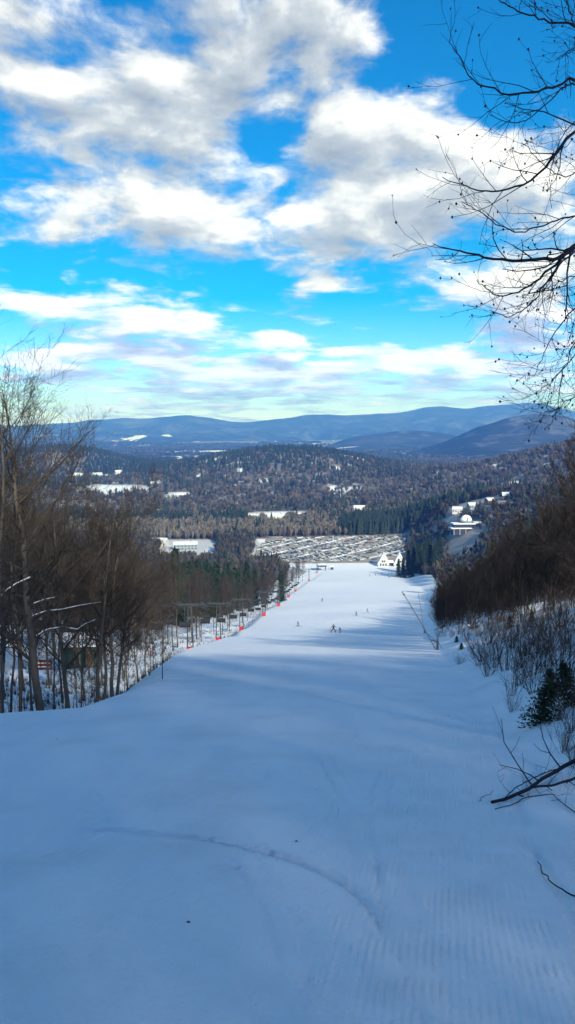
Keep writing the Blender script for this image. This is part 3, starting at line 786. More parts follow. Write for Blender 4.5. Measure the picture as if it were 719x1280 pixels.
# low snow banks that run along the rows
for rI, (off, a0, a1) in enumerate(((-62, -40, 90), (-27, -75, 100), (8, -95, 95), (42, -100, 90), (76, -100, 80), (95, -90, 60))):
    n_ = 60; V = []; Fq = []
    cnt = 0
    for k_ in range(n_ + 1):
        q = Vector((60, 895, 0)) + LN * (off + 1.2 * math.sin(k_ * .4)) + LD * (a0 + (a1 - a0) * k_ / n_)
        if not bool(inpoly(q.x, q.y, lp)): continue
        z = float(H(q.x, q.y)) + .2; hh = .3 + .5 * rng.random()
        V += [tuple(q + LN * -1.6 + Vector((0, 0, z))), tuple(q + Vector((0, 0, z + hh))), tuple(q + LN * 1.6 + Vector((0, 0, z)))]
        if cnt: b = (cnt - 1) * 3; Fq += [(b, b + 1, b + 4, b + 3), (b + 1, b + 2, b + 5, b + 4)]
        cnt += 1
    if cnt > 3: tag(link('snow_ridge', make_mesh('snow_ridge', V, [np.array(Fq)], M['snow_obj'])), kind='structure')

# ------------------------------------------------------------------ near trees on the left
near = [  # px, Y, H, r, lean, limbs, c0, stems, label
 (45, 24.5, 11.8, .155, (-.07, 0.02), 30, .30, 1, 'thickest grey bare tree at far left with snow lying along its limbs'),
 (20, 25.5, 11.0, .075, (.02, 0), 22, .35, 1, 'slim straight bare tree just left of the thickest trunk at far left'),
 (8, 29, 10.5, .06, (-.03, .02), 20, .35, 1, 'thin bare tree at the left picture edge beyond the slim straight one'),
 (79, 26, 8.6, .095, (-.02, .02), 24, .32, 1, 'straight dark bare tree in the gap right of the thickest trunk'),
 (94, 29, 7.4, .035, (.02, 0), 14, .3, 1, 'very thin bare tree between the straight dark and the leaning trunks'),
 (110, 26.5, 7.6, .085, (.10, .02), 24, .35, 1, 'bare tree leaning right, left edge of the crowded trunks by the piste'),
 (123, 28, 6.9, .06, (.0, .03), 18, .35, 1, 'upright bare tree in the middle of the crowded trunks by the piste'),
 (133, 27.5, 6.9, .08, (.05, 0), 22, .32, 1, 'dark bare tree second from right in the crowded trunks by the piste'),
 (140, 28.5, 6.4, .07, (.16, 0), 22, .3, 1, 'bare tree bending out over the piste, rightmost of the crowded trunks'),
 (63, 31, 9.0, .045, (.03, 0), 18, .3, 1, 'thin bare tree behind and just right of the thickest trunk'),
 (-30, 23, 11.5, .12, (.08, 0), 28, .3, 1, 'bare tree whose limbs reach in from beyond the left picture edge'),
 (-10, 34, 12, .10, (.05, 0), 24, .3, 1, 'tall bare tree further back behind the left picture edge'),
]
LTX = {}
for i, (px, Y, Hh, r0, lean, lm, c0, st, lab) in enumerate(near):
    x = (px - 359.5) / F * Y / 1.0; z = float(H(x, Y))
    tm, cm, sk = hardwood('bare_tree', 300 + i, Hh, r0, lm, 8, 7, 2, c0, lean, .40 if Hh > 9 else .38, (.7, 1.25), .0045, up=.2, trunk_n=10)
    e = tree_obj('bare_tree', tm, cm, (x, Y, z - .1), lab, 'tree', 'bare trees crowding the left edge of the piste')
    LTX[i] = (e, sk)
# bent snow-lined limbs on the thickest tree
e, (tp, tr, a1, b1) = LTX[0]
base = Vector((e.location.x, e.location.y, e.location.z))
for pts in ([(46, 795), (60, 787), (78, 784), (97, 787), (107, 780), (119, 775)], [(42, 770), (58, 764), (78, 762), (100, 757), (126, 753)],
            [(38, 722), (20, 730), (8, 738), (-8, 755)], [(42, 755), (55, 750), (68, 747)]):
    w = [P(a, b, 24.4 - .12 * k_) - base for k_, (a, b) in enumerate(pts)]
    n_ = len(w); rad = np.linspace(.036, .010, n_)
    w2 = np.array([list(q) for q in w])[None]
    r_ = np.random.default_rng(len(pts) + int(pts[0][1]))
    a2, b2 = grow(w2, rad[None], 9, .2, 1, .3, (.5, 1.), r_, 4, .12, .15, .5, .3, .4, .005)
    a3, b3 = grow(a2, b2, 5, .2, 1, .45, (.5, 1.), r_, 3, .1, .15, .6, .4, .3, .004)
    lm = link('limb', tube_mesh('limb', [(w2, rad[None], 6, 0), (a2, b2, 3, 0), (a3, b3, 3, 0)], M['bark']), e)
    tq = np.linspace(0, 1, 40); sq = np.linspace(0, 1, n_)
    wq = np.stack([np.interp(tq, sq, w2[0, :, c]) for c in range(3)], 1) + np.array([0, -.003, .016]); rq = np.interp(tq, sq, rad) * (.5 + .5 * r_.random(40))
    rq *= .35 + .65 * (vnoise(tq * 7, tq * 0 + len(pts), int(pts[0][1])) > -.22)
    link('snow_cap', tube_mesh('snow_cap', [(wq[None], np.clip(rq, .003, 1)[None], 6, 0)], M['snow_obj']), lm)
fill = [hardwood('young_hardwood', 560 + i, 9.5, .07, 26, 9, 8, 0, .22, (.02 * i - .02, 0), .36, (.5, 1.1), .0065, up=.18, trunk_n=7) for i in range(3)]
for i, (px, Y, h) in enumerate(((30, 40, 9.5), (70, 44, 10), (98, 46, 9.5), (135, 46, 8.5), (155, 52, 9), (168, 56, 8.5), (178, 64, 9), (150, 62, 11), (122, 58, 11.5), (88, 55, 12), (55, 58, 13), (20, 52, 13), (-5, 44, 12), (40, 66, 14), (105, 68, 13), (135, 74, 13), (185, 76, 9.5))):
    x = (px - 359.5) / F * Y; tm, cm, _ = fill[i % 3]
    tree_obj('hardwood_tree', tm, cm, (x, Y, float(H(x, Y)) - .1), 'slender bare tree behind the crowded trunks at left', 'tree', 'slender bare trees behind the left trunks', i * 2.2, h / 9.5)
# saplings and brush along the left crest
saps = [(167, 31, 2.6), (150, 30, 2.2), (186, 36, 2.2), (100, 27, 2.4), (60, 26, 2.2), (30, 24, 2.4), (196, 42, 2.6), (112, 33, 3.2), (88, 30, 3.0), (5, 24, 2.6), (70, 36, 3.6), (128, 40, 3.2), (155, 44, 3.4)]
sapm = [hardwood('sapling', 500 + i, 2.6, .018, 12, 6, 5, 0, .15, (0, 0), .5, (.4, .9), .0038, up=.1, trunk_n=5, bark='twig') for i in range(4)]
for i, (px, Y, h) in enumerate(saps):
    x = (px - 359.5) / F * Y
    tm, cm, _ = sapm[i % 4]
    o = tree_obj('sapling', tm, cm, (x, Y, float(H(x, Y))), ('upright bare sapling standing alone at the right end of the trunks' if i == 0 else 'thin bare sapling among the trunks at the left crest of the piste'),
                 'sapling', 'saplings along the left crest', rz=i * 1.3, sc=h / 2.6)

# ------------------------------------------------------------------ mid woods
protoL = [hardwood('hardwood', 600 + i, 14, .12, 26, 9, 8, 0, .28, (0, 0), .33, (.5, 1.0), .013, up=.2, trunk_n=7, tw='twig') for i in range(5)]
protoR = [hardwood('thicket', 640 + i, 8, .055, 30, 9, 7, 0, .08, (0, 0), .38, (.45, 1.0), .011, up=.14, trunk_n=6, stems=3, bark='bark_dark', tw='twig_dark') for i in range(5)]
protoS = [conifer('spruce', 700 + i, 18, .2, 20, 8, .19, dens=10) for i in range(3)]
def hw_copy(protos, name, x, y, sc, label, cat, group, rz):
    k = len(_first.get(name, []))
    ki = int(rng.integers(0, len(protos)))
    tm, cm = protos[ki][:2]
    return tree_obj(name, tm, cm, (x, y, float(H(x, y)) - .1), label, cat, group, rz, sc)
_first = {}
cnt = 0; placed = []
def lift_x(y): return float(np.interp(y, [60, 200, 500, 730], [-20.4, -12.5, 4.5, 28]))
tries = 0
while cnt < 265 and tries < 20000:
    tries += 1
    y = 42 + (640 - 42) * rng.random() ** 1.0
    x = (float(ledge(y)) - 9 if y < 60 else lift_x(y) - 4.5) - 62 * rng.random() ** 1.7 * (y / 260 + .3)
    if x / y < -.44: continue
    if y > 55 and abs(x - lift_x(y)) < 4.2: continue
    if any((x - a) ** 2 + (y - b) ** 2 < (2.0 + y / 130) ** 2 for a, b in placed): continue
    if abs(x / y + .255) < .03 and y < 100: continue
    placed.append((x, y)); cnt += 1
    hw_copy(protoL, 'hardwood_tree', x, y, .8 + .4 * rng.random(), 'bare brown hardwood in the wood left of the chairlift line', 'tree', 'bare hardwoods left of the chairlift', rng.random() * 6.28)
print('left trees', cnt)
# spruces in the left wood
spr = [(217, 255, 24, 'tallest dark spruce rising above the brown wood left of the lift'), (202, 262, 19, 0), (228, 275, 19, 0), (190, 250, 17, 0), (240, 290, 17, 0), (251, 280, 18, 0), (262, 300, 19, 0), (270, 310, 21, 0), (278, 300, 17, 0), (289, 330, 17, 0),
       (297, 340, 18, 0), (308, 345, 21, 'pointed spruce standing alone right of the spruce clump by the lift'), (318, 370, 18, 0), (330, 380, 16, 0), (352, 400, 16, 0), (180, 240, 15, 0), (235, 300, 20, 0), (245, 315, 21, 0), (257, 330, 21, 0), (210, 300, 20, 0), (284, 350, 20, 0), (266, 280, 15, 0), (223, 240, 16, 0),
       (60, 190, 17, 0), (85, 180, 14, 0), (120, 230, 16, 0), (150, 225, 14, 0), (20, 200, 18, 0)]
for i, (px, Y, h, lab) in enumerate(spr):
    x = (px - 359.5) / F * Y
    tm, cm = protoS[i % 3]
    tree_obj('spruce_tree', tm, cm, (x, Y, float(H(x, Y)) - .2), lab or 'dark green spruce rising among bare trees left of the chairlift', 'tree', 'spruces in the left wood', i * 1.7, h / 18)
# right thicket
cnt = 0; placedR = []; tries = 0
while cnt < 285 and tries < 20000:
    tries += 1
    y = 33 + (420 - 33) * rng.random() ** 1.6
    d = float(np.interp(y, [30, 45, 60, 100, 330], [7.5, 5.5, 3.2, 2.5, 6])) + 26 * rng.random() ** 1.5 * (.5 + y / 150)
    x = float(redge(y)) + d
    if x / y > .46: continue
    if any((x - a) ** 2 + (y - b) ** 2 < (1.2 + y / 90) ** 2 for a, b in placedR): continue
    placedR.append((x, y)); cnt += 1
    hw_copy(protoR, 'thicket_tree', x, y, (.72 + .38 * rng.random()) * (1 + .2 * (y > 90)) * float(np.interp(d, [3, 9, 16], [.68, 1.05, 1.25])), 'dense dark brown bare tree in the thicket on the right bank', 'tree', 'bare thicket trees on the right bank', rng.random() * 6.28)
print('right trees', cnt)
# clump of dark conifers at the lower right end of the piste
for i, (px, Y, h) in enumerate(((506, 640, 17), (512, 655, 22), (519, 650, 24), (526, 640, 25), (533, 650, 26), (540, 630, 24), (500, 660, 15), (523, 690, 23), (530, 620, 20), (516, 630, 16), (548, 620, 25), (552, 650, 27), (538, 680, 27), (545, 600, 22))):
    x = (px - 359.5) / F * Y
    tm, cm = protoS[i % 3]
    tree_obj('spruce_tree', tm, cm, (x, Y, float(H(x, Y)) - .3), 'leftmost low spruce of the dark clump beside the lodge' if i == 6 else 'dark spruce in the clump at the lower right end of the piste', 'tree', 'spruces right of the lodge', i * 2.1, h / 18)
# unseen bare trees added uphill of the viewer, sized to shade the near piste
SUN = Vector((.40, -.92, 0)).normalized(); ELEV = R(25)
for i in range(84):
    s = 22 + 42 * ((i * .618) % 1); t_ = -22 + 46 * (i / 83.)
    x = -2 + SUN.x * s - SUN.y * t_; y = 10 + SUN.y * s + SUN.x * t_
    if x < .40 * max(y, 0) + 3.0 and y > -5: continue
    tip = max(-14, (5 + 15 * ((i * .37) % 1) - 12 - .52 * t_) / .85)
    tm, cm = protoL[i % 5][:2]
    hh = min(19., max(5., .236 * (s + tip) * 1.1))
    tree_obj('hardwood_tree', tm, cm, (x, y, float(H(x, y)) - .2), 'unseen bare tree added uphill behind the viewer to shade the near piste', 'tree', 'unseen bare trees added uphill for shade', i * 2.3, hh / 14)

# ------------------------------------------------------------------ overhanging tree at upper right
def overhang():
    bx, by = 4.6, 8.2
    e = empty('overhanging_tree', (bx, by, float(H(bx, by)) - .1), 'bare tree at the upper right whose dark budded twigs hang across the sky', 'tree')
    z0 = e.location.z; b0 = Vector((bx, by, z0))
    r = np.random.default_rng(5)
    tp, tr = trunk_line(r, 10.5, .17, (.02, 0), .006)
    link('trunk', tube_mesh('trunk', [(tp, tr, 12, 0)], M['bark']), e)
    L = [([(719, 30), (690, 27), (672, 22), (650, 14), (632, 6), (618, -6), (600, -20)], 6.4, .012),
         ([(719, 92), (700, 106), (680, 111), (660, 115), (640, 120), (622, 114), (600, 105), (588, 97), (579, 80), (570, 64), (561, 52)], 6.2, .013),
         ([(719, 100), (700, 113), (682, 132), (660, 148), (645, 154), (630, 151), (612, 143)], 6.5, .009),
         ([(735, 155), (716, 165), (700, 184), (688, 202), (668, 222), (648, 233), (628, 239), (610, 241), (590, 237), (572, 229), (553, 221)], 6.0, .017),
         ([(719, 270), (700, 274), (680, 280), (660, 289), (645, 290), (625, 283), (606, 268), (592, 259), (578, 252)], 6.3, .010),
         ([(740, 295), (719, 308), (705, 318), (690, 323), (660, 325), (630, 324), (605, 321), (580, 315), (560, 311), (541, 304)], 5.9, .026),
         ([(725, 300), (710, 315), (695, 330), (680, 343), (665, 356), (648, 364), (630, 370), (614, 366), (603, 358), (596, 350)], 6.1, .016),
         ([(722, 310), (702, 328), (690, 345), (676, 362), (664, 380), (650, 391), (632, 396), (612, 388)], 6.4, .012),
         ([(760, 180), (719, 215), (706, 222), (692, 214), (680, 206), (664, 190), (652, 178)], 6.6, .008),
         ([(760, 350), (719, 385), (705, 400), (690, 420), (678, 445), (668, 470)], 6.6, .010),
         ([(760, 400), (722, 440), (705, 460), (688, 478), (672, 492)], 6.8, .009),
         ([(770, 440), (724, 490), (706, 505), (690, 514), (676, 516)], 6.9, .009),
         ([(760, 330), (719, 345), (700, 352), (685, 360), (665, 366)], 6.7, .008),
         ([(718, 34), (713, 15), (707, -5), (700, -20)], 6.5, .010),
         ([(770, 60), (722, 60), (708, 66), (696, 74)], 6.9, .006),
         ([(765, 370), (728, 410), (712, 440), (703, 470), (698, 500), (694, 520)], 7.2, .010),
         ([(760, 120), (722, 150), (706, 165), (694, 190), (686, 225), (690, 260)], 7.3, .007)]
    for i, (pts, Y, r0) in enumerate(L):
        w = [P(a, b, Y + .35 * (1 - k_ / len(pts))) for k_, (a, b) in enumerate(pts)]
        s = w[0]
        a0 = Vector((bx, by, max(z0 + 1.2, s.z - .9 - .1 * i)))
        zt = (a0.z - z0) / 10.5
        w = [a0, a0.lerp(s, .5) + Vector((0, 0, -.05))] + w
        w2 = np.array([list(q - b0) for q in w])[None]; n_ = w2.shape[1]
        # resample with a slight natural crookedness
        tt = np.linspace(0, 1, 26); src = np.linspace(0, 1, n_)
        ww = np.stack([np.interp(tt, src, w2[0, :, c]) for c in range(3)], 1)
        ww[3:-1] += r.normal(size=ww[3:-1].shape) * .006
        ww = ww[None]
        rad = np.interp(tt, [0, .12, .3, 1], [max(r0 * 1.8, .02), r0 * 1.0, r0 * .68, .0024])[None]
        dense = 1.0 if i < 9 else 1.5
        a2, b2 = grow(ww, rad, int(13 * dense), .17, 1, .13, (.5, 1.1), r, 5, .07, .16, .55, .35, .45, .0024)
        a3, b3 = grow(a2, b2, 3 if i < 9 else 6, .2, 1, .42, (.5, 1.0), r, 4, .06, .18, .7, .5, .3, .0017)
        tips = np.concatenate([a2[:, -1], a3[:, -1][r.random(len(a3)) < .3], a3[:, 1][r.random(len(a3)) < .10]])
        tips = tips[r.random(len(tips)) < .62]
        oc = np.array([(1, 0, 0), (-1, 0, 0), (0, 1, 0), (0, -1, 0), (0, 0, 1.3), (0, 0, -1.3)]) * .0085
        of = np.array([(0, 2, 4), (2, 1, 4), (1, 3, 4), (3, 0, 4), (2, 0, 5), (1, 2, 5), (3, 1, 5), (0, 3, 5)])
        sc = .5 + .8 * r.random(len(tips))
        hv = (tips[:, None] + oc[None] * sc[:, None, None]).reshape(-1, 3)
        hf = (of[None] + 6 * np.arange(len(tips))[:, None, None]).reshape(-1, 3)
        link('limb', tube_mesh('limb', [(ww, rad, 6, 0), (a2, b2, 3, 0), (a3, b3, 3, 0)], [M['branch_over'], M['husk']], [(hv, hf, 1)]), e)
overhang()

# ------------------------------------------------------------------ shrubs on the right bank
def shrub_mesh(seed, stems=13, h=1., spread=.5, twr=.004):
    r = np.random.default_rng(seed)
    N = stems; a = r.random(N) * 6.28; u = r.random(N) ** .6
    K = 6; p = np.zeros((N, K, 3)); p[:, 0, 0] = .12 * u * np.cos(a); p[:, 0, 1] = .12 * u * np.sin(a); p[:, 0, 2] = -.08
    d = np.stack([spread * u * np.cos(a), spread * u * np.sin(a), np.ones(N)], 1); d += r.normal(size=d.shape) * .12
    d /= np.linalg.norm(d, axis=1, keepdims=True); L = h * (.5 + .5 * r.random(N))
    for k in range(1, K):
        d += r.normal(size=d.shape) * .08; d /= np.linalg.norm(d, axis=1, keepdims=True); p[:, k] = p[:, k - 1] + d * (L / (K - 1))[:, None]
    rad = np.linspace(twr * 1.5, twr * .6, K)[None] * np.ones((N, 1))
    a2, b2 = grow(p, rad, 5, .25, 1, .38, (.35, .8), r, 4, .05, .12, .7, .5, .3, twr * .5)
    a3, b3 = grow(a2, b2, 3, .2, 1, .45, (.35, .8), r, 3, .05, .12, .7, .5, .3, twr * .4)
    return tube_mesh('shrub', [(p, rad, 4, 0), (a2, b2, 3, 0), (a3, b3, 3, 0)], M['twig_red'])
shp = [shrub_mesh(800 + i, 14 + 3 * i, 1., .35 + .1 * i) for i in range(5)]
shrubs = [(700, 770, 1.1), (680, 775, .9), (660, 770, .9), (643, 778, .9), (640, 765, 1.), (622, 778, .8), (612, 790, .9), (598, 795, .8), (590, 786, .8), (575, 790, .9), (565, 797, .8), (556, 795, .8), (548, 797, .9), (552, 786, 1.),
          (628, 800, 1.), (640, 812, .9), (655, 820, .9), (648, 800, .9), (670, 805, .9), (690, 800, .9), (708, 805, .9), (715, 820, .8), (700, 830, .8), (680, 835, .8), (665, 845, .7), (690, 850, .7), (712, 850, .7), (605, 825, .9), (618, 835, .8), (600, 832, .7),
          (634, 838, .8), (650, 856, .7), (668, 866, .6), (700, 870, .6), (714, 885, .6), (640, 870, .6), (640, 890, .35), (700, 900, .45), (715, 915, .5), (705, 940, .45), (716, 960, .4), (622, 815, .8), (585, 800, .7), (610, 806, .9), (660, 790, .9), (676, 790, 1.), (716, 790, 1.), (700, 786, 1.), (590, 812, .5), (575, 830, .35), (628, 788, .9), (652, 835, .8), (672, 822, .8), (610, 845, .5), (688, 815, .9)]
for i, (px, py, h) in enumerate(shrubs):
    p = hit(px, py)
    o = link('shrub', shp[i % 5], None, (p.x, p.y, p.z), i * 2.4); s = h * (.75 + .035 * min(p.y, 20)); o.scale = (s, s, s)
    tag(o, 'leafless reddish brown shrub poking out of the snow on the right bank', 'shrub', 'leafless shrubs on the right bank')
# young evergreens
fir = [conifer('fir', 900 + i, 1., .012, 10, 8, .62, 'needle_near', 16, .06, 1.35) for i in range(2)]
for i, (px, py, h, lab) in enumerate(((674, 905, .75, 'small dark green fir low in the snow, nearest the groomed edge'), (712, 880, .7, 'small dark green fir at the right picture edge above the dead branch'), (690, 868, .55, 'small dark green fir between the other two on the right bank'))):
    p = hit(px, py); e = tree_obj('young_fir', fir[i % 2][0], fir[i % 2][1], (p.x, p.y, p.z - .03), lab, 'fir', 'young firs on the right bank', i * 2., h)
    e.rotation_euler.y = .25
for i, (px, py, h) in enumerate(((571, 803, .5), (577, 812, .4), (637, 785, .8), (665, 778, .7))):
    p = hit(px, py)
    tree_obj('young_fir', fir[i % 2][0], fir[i % 2][1], (p.x, p.y, p.z - .03), ['tiny fir tuft beside the snow gun at the foot of the bank', 'tiny brownish fir tuft nearest the snow gun base', 'small fir among brown shrubs halfway up the right bank', 'small fir below the thicket edge on the right bank'][i], 'fir', 'young firs on the right bank', i * 2., h)
# dead branch and twigs on the snow
def lying(name, lines, label, cat, mat='branch_over', lift=.05, tw=6, seed=3, Y=None):
    r = np.random.default_rng(seed)
    sets = []
    p0 = hit(*lines[0][0][0])
    for pts, r0, r1, hgt in lines:
        w = []
        for k_, (a, b) in enumerate(pts):
            hgt_k = hgt[k_] if isinstance(hgt, (list, tuple)) else hgt
            q = hit(a, b)
            d = ray(a, b); n_ = hgt_k / max(.05, -d.z)
            w.append(np.array([q.x - d.x * n_, q.y - n_, q.z - d.z * n_]) - np.array(p0))
        w = np.array(w)[None]; n = w.shape[1]; tt = np.linspace(0, 1, 14); src = np.linspace(0, 1, n)
        ww = np.stack([np.interp(tt, src, w[0, :, c]) for c in range(3)], 1)[None]
        ww[0, 1:-1] += r.normal(size=(12, 3)) * .004
        rad = np.linspace(r0, r1, 14)[None]
        sets.append((ww, rad, 6, 0))
        if tw:
            a2, b2 = grow(ww, rad, tw, .1, 1, .3, (.5, 1.1), r, 4, .06, .16, .5, .4, .3, .0022); sets.append((a2, b2, 3, 0))
            a3, b3 = grow(a2, b2, 2, .3, 1, .45, (.5, 1.1), r, 3, .05, .16, .6, .5, .3, .0018); sets.append((a3, b3, 3, 0))
    o = link(name, tube_mesh(name, sets, M[mat]), None, p0); return tag(o, label, cat)
lying('dead_branch', [([(615, 1003), (640, 996), (662, 985), (682, 971), (700, 962), (722, 950), (760, 935)], .014, .024, [.05, .07, .09, .1, .12, .15, .2]),
                      ([(662, 985), (690, 982), (719, 973), (750, 962)], .010, .016, [.09, .09, .1, .12]),
                      ([(632, 997), (645, 985), (660, 977), (675, 968), (695, 962)], .005, .006, [.06, .1, .12, .13, .14]),
                      ([(619, 1012), (640, 1006), (665, 995), (690, 992), (719, 1016)], .004, .005, .03)],
      'forked dark dead branch lying over the groomed snow at the right edge', 'branch')
lying('twig', [([(672, 1078), (680, 1092), (692, 1106), (706, 1116), (728, 1126)], .004, .005, .02)], 'thin bare twig curving over the snow low at the right edge', 'twig', tw=0)
lying('twig', [([(599, 1002), (604, 995), (614, 993), (617, 988)], .003, .002, .02)], 'short curled twig on the corduroy just left of the dead branch', 'twig', tw=0)
for i, (px, py, lab) in enumerate(((368, 1053, 'tiny dark leaf fragment on the snow above the curved ski track'), (232, 1155, 'tiny dark leaf fragment on the snow left of the curved ski track'), (560, 895, 'tiny dark leaf fragment on the snow by the groomed right edge'), (70, 925, 'tiny dark leaf fragment on snow near the left crest'))):
    p = hit(px, py); MBx = MB().add([(0, 0, .008), (.02, .006, .012), (.03, .0, .006), (.018, -.01, .01), (.015, 0, .016)], [(0, 3, 4), (3, 2, 4), (2, 1, 4), (1, 0, 4), (0, 1, 2, 3)])
    tag(MBx.build('dead_leaf', M['husk'], None, loc=p), lab, 'leaf')
# low brush that nobody could count, on the lift line and bank
def t_tuft(seed):
    r = np.random.default_rng(seed); V = []; T = []; k = 0
    for j in range(9):
        a = 6.28 * r.random(); u = .5 * r.random(); w = .03; b = a + 1.57; z = .5 + .5 * r.random()
        V += [(.1 * math.cos(a) - w * math.cos(b), .1 * math.sin(a) - w * math.sin(b), -.1), (.1 * math.cos(a) + w * math.cos(b), .1 * math.sin(a) + w * math.sin(b), -.1), (u * math.cos(a), u * math.sin(a), z)]
        T.append((k, k + 1, k + 2)); k += 3
    return np.array(V), np.array(T)
TT = [t_tuft(i) for i in range(5)]
n_ = 3600; y = 40 + 420 * rng.random(n_) ** 1.2; x = ledge(y) - .8 - 20 * rng.random(n_)
k = fbm(x / 6, y / 10, 3, 95) > -.12; x, y = x[k], y[k]
h = .35 + .5 * rng.random(len(x))
bake('undergrowth', TT, np.stack([x, y, H(x, y)], 1), h, h, M['far_hardwood'], tints(len(x), x, y, .6, 1.2))
n_ = 170; y = 27 + 20 * rng.random(n_); x = ledge(y) - .5 - 3 * rng.random(n_); h = .2 + .25 * rng.random(n_)
bake('undergrowth', TT, np.stack([x, y, H(x, y)], 1), h, h * .4, M['far_hardwood'], tints(len(x), x, y, .6, 1.2))
n_ = 500; y = 22 + 110 * rng.random(n_) ** 1.5; x = redge(y) + 2 + 7 * rng.random(n_); h = .3 + .5 * rng.random(n_)
bake('undergrowth', TT, np.stack([x, y, H(x, y)], 1), h, h * .45, M['far_hardwood'], tints(len(x), x, y, .35, .7))

# ------------------------------------------------------------------ snow gun and markers
def stick(name, base_px, top_px, r, mat, label, cat, extra=None, lean_y=0.):
    b = hit(*base_px); t = P(top_px[0], top_px[1], b.y + lean_y)
    e = empty(name, b, label, cat)
    MB().tube([(0, 0, -.2), tuple((t - b) * .5), tuple(t - b)], [r, r * .9, r * .8], 8).build('pole', M[mat], e, True)
    if extra: extra(e, t - b)
    return e
def gun(e, t):
    d = t.normalized()
    MB().tube([tuple(t - d * .05), tuple(t + d * .22)], [.07, .05], 8).build('nozzle_head', M['galv'], e, True)
    MB().tube([(0, 0, -.2), (.0, 0, .75)], [.08, .06], 8).build('stand', M['greycloth'], e, True)
    MB().tube([(0, 0, .5), tuple(d * .75)], [.05, .04], 8).build('pivot_arm', M['greycloth'], e, True)
    MB().tube([tuple(d * 1.2), (.05, -.1, .5), (.3, -.2, .02)], [.015, .015, .015], 6).build('hose', M['rubber'], e, True)
stick('snow_gun', (547, 812), (505, 743), .028, 'brownpole', 'long leaning snowmaking lance on a dark stand at the right piste edge', 'snow gun', gun)
stick('marker_pole', (531, 792), (523, 741), .03, 'brownpole', 'upright thin marker pole behind the leaning snow gun', 'pole', lambda e, t: MB().tube([(0, 0, -.1), (.02, 0, .6)], [.16, .08], 8).build('base_cover', M['brownpole'], e, True))
stick('marker_pole', (203, 849), (203, 812), .014, 'bark_dark', 'thin dark stake standing at the left piste edge near the crest', 'pole')
p = hit(587, 787); e = empty('hydrant', p, 'snow capped brown hydrant stub partway up the right bank', 'hydrant')
MB().tube([(0, 0, -.1), (0, 0, .35)], .08, 8).build('pipe', M['brownpole'], e, True); MB().lathe((0, 0, .34), [(.2, 0), (.22, .06), (.15, .14), (.05, .17)], 10).build('snow_cap', M['snow_obj'], e, True)
# small hut and sign behind the left trunks
p = P(104, 800, 80); p.z = float(H(p.x, p.y)); e = empty('hut', p, 'dark green hut with snowy roof glimpsed between the left trunks', 'hut', rz=.1)
MB().box((0, 0, 1.), (3.4, 2.6, 3)).build('wall', M['wall_green'], e); gable(MB(), 3.4, 2.6, 2.5, .8, .3, .3).build('roof', M['snow_obj'], e)
MB().box((-.8, -1.34, 1.5), (.9, .08, .7)).build('window', M['glass'], e); MB().box((.8, -1.34, 1.0), (.8, .08, 1.9)).build('door', M['wall_brown'], e)
p = P(55, 818, 62); p.z = float(H(p.x, p.y)); e = empty('trail_sign', p, 'dark red board sign with pale stripes behind the thickest left trunk', 'sign')
for dx in (-.5, .5): MB().box((dx, 0, .9), (.08, .08, 2.2)).build('post', M['wall_brown'], e)
bd = MB().box((0, -.06, 1.6), (1.25, .05, .8)).build('board', M['sign_red'], e)
for z in (1.45, 1.75): MB().box((0, -.092, z), (1.0, .012, .07)).build('stripe', M['wall_white'], bd)

# ------------------------------------------------------------------ chairlift
TY = [132, 165, 207, 275, 350, 430, 505, 620, 715]
TH_ = 8.5
def tower():
    e = empty('lift_tower', (0, 0, 0), 'dark steel chairlift tower with red pad at its foot', 'lift tower', 'chairlift towers along the left piste edge')
    for s in (-1, 1): MB().tube([(s * .55, 0, -.5), (s * .28, 0, TH_)], [.11, .09], 6).build('leg', M['steel'], e, True)
    m = MB()
    for k_ in range(8):
        z0, z1 = k_ * TH_ / 8, (k_ + 1) * TH_ / 8; x0, x1 = .55 - .27 * z0 / TH_, .55 - .27 * z1 / TH_; s = 1 if k_ % 2 else -1
        m.tube([(s * x0, 0, z0), (-s * x1, 0, z1)], .04, 4)
    m.build('bracing', M['steel'], e)
    MB().box((0, 0, TH_), (5.2, .28, .3)).build('crossarm', M['steel'], e)
    for s in (-1, 1):
        MB().box((s * 2.4, 0, TH_ - .25), (.25, 2.6, .18)).build('sheave_assembly', M['steel'], e)
        MB().box((s * 2.0, 0, TH_ + .18), (.5, 2.2, .08)).build('catwalk', M['steel'], e)
    MB().box((0, -.15, .6), (1.2, .8, 1.25), taper=.85).build('safety_pad', M['red'], e)
    return e
tl = ['nearest', 'third nearest', 'fourth nearest', 'fifth nearest', 'fifth farthest', 'fourth farthest', 'third farthest', 'second farthest', 'farthest']
t0 = tower(); tops = []
for i, y in enumerate(TY):
    o = t0 if i == 0 else copy_tree(t0)
    x = lift_x(y); z = float(H(x, y)); o.location = (x, y, z); s = 1.0 if y < 300 else 1.1; o.scale = (s, s, s)
    o.rotation_euler.z = -.08
    o['label'] = f'dark steel chairlift tower with red padded foot, {tl[i]} in the line'
    tops.append((x, y, z + TH_ * s - .15))
cab = []
ext = [(lift_x(60) - .5, 40, float(H(lift_x(60), 40)) + TH_)] + tops + [(30.5, 738, float(H(30.5, 738)) + 5)]
for s in (-1, 1):
    pts = []
    for a, b in zip(ext[:-1], ext[1:]):
        for k_ in range(6):
            t_ = k_ / 6; L_ = b[1] - a[1]
            pts.append((a[0] + (b[0] - a[0]) * t_ + s * 2.4, a[1] + L_ * t_, a[2] + (b[2] - a[2]) * t_ - L_ * .05 * t_ * (1 - t_)))
    pts.append((ext[-1][0] + s * 2.4, ext[-1][1], ext[-1][2])); cab.append(np.array(pts))
    tag(MB().tube(pts, .035, 5).build('haul_cable', M['steel']), f'steel haul rope of the chairlift, {"side nearest the piste" if s > 0 else "side nearest the woods"}', 'cable')
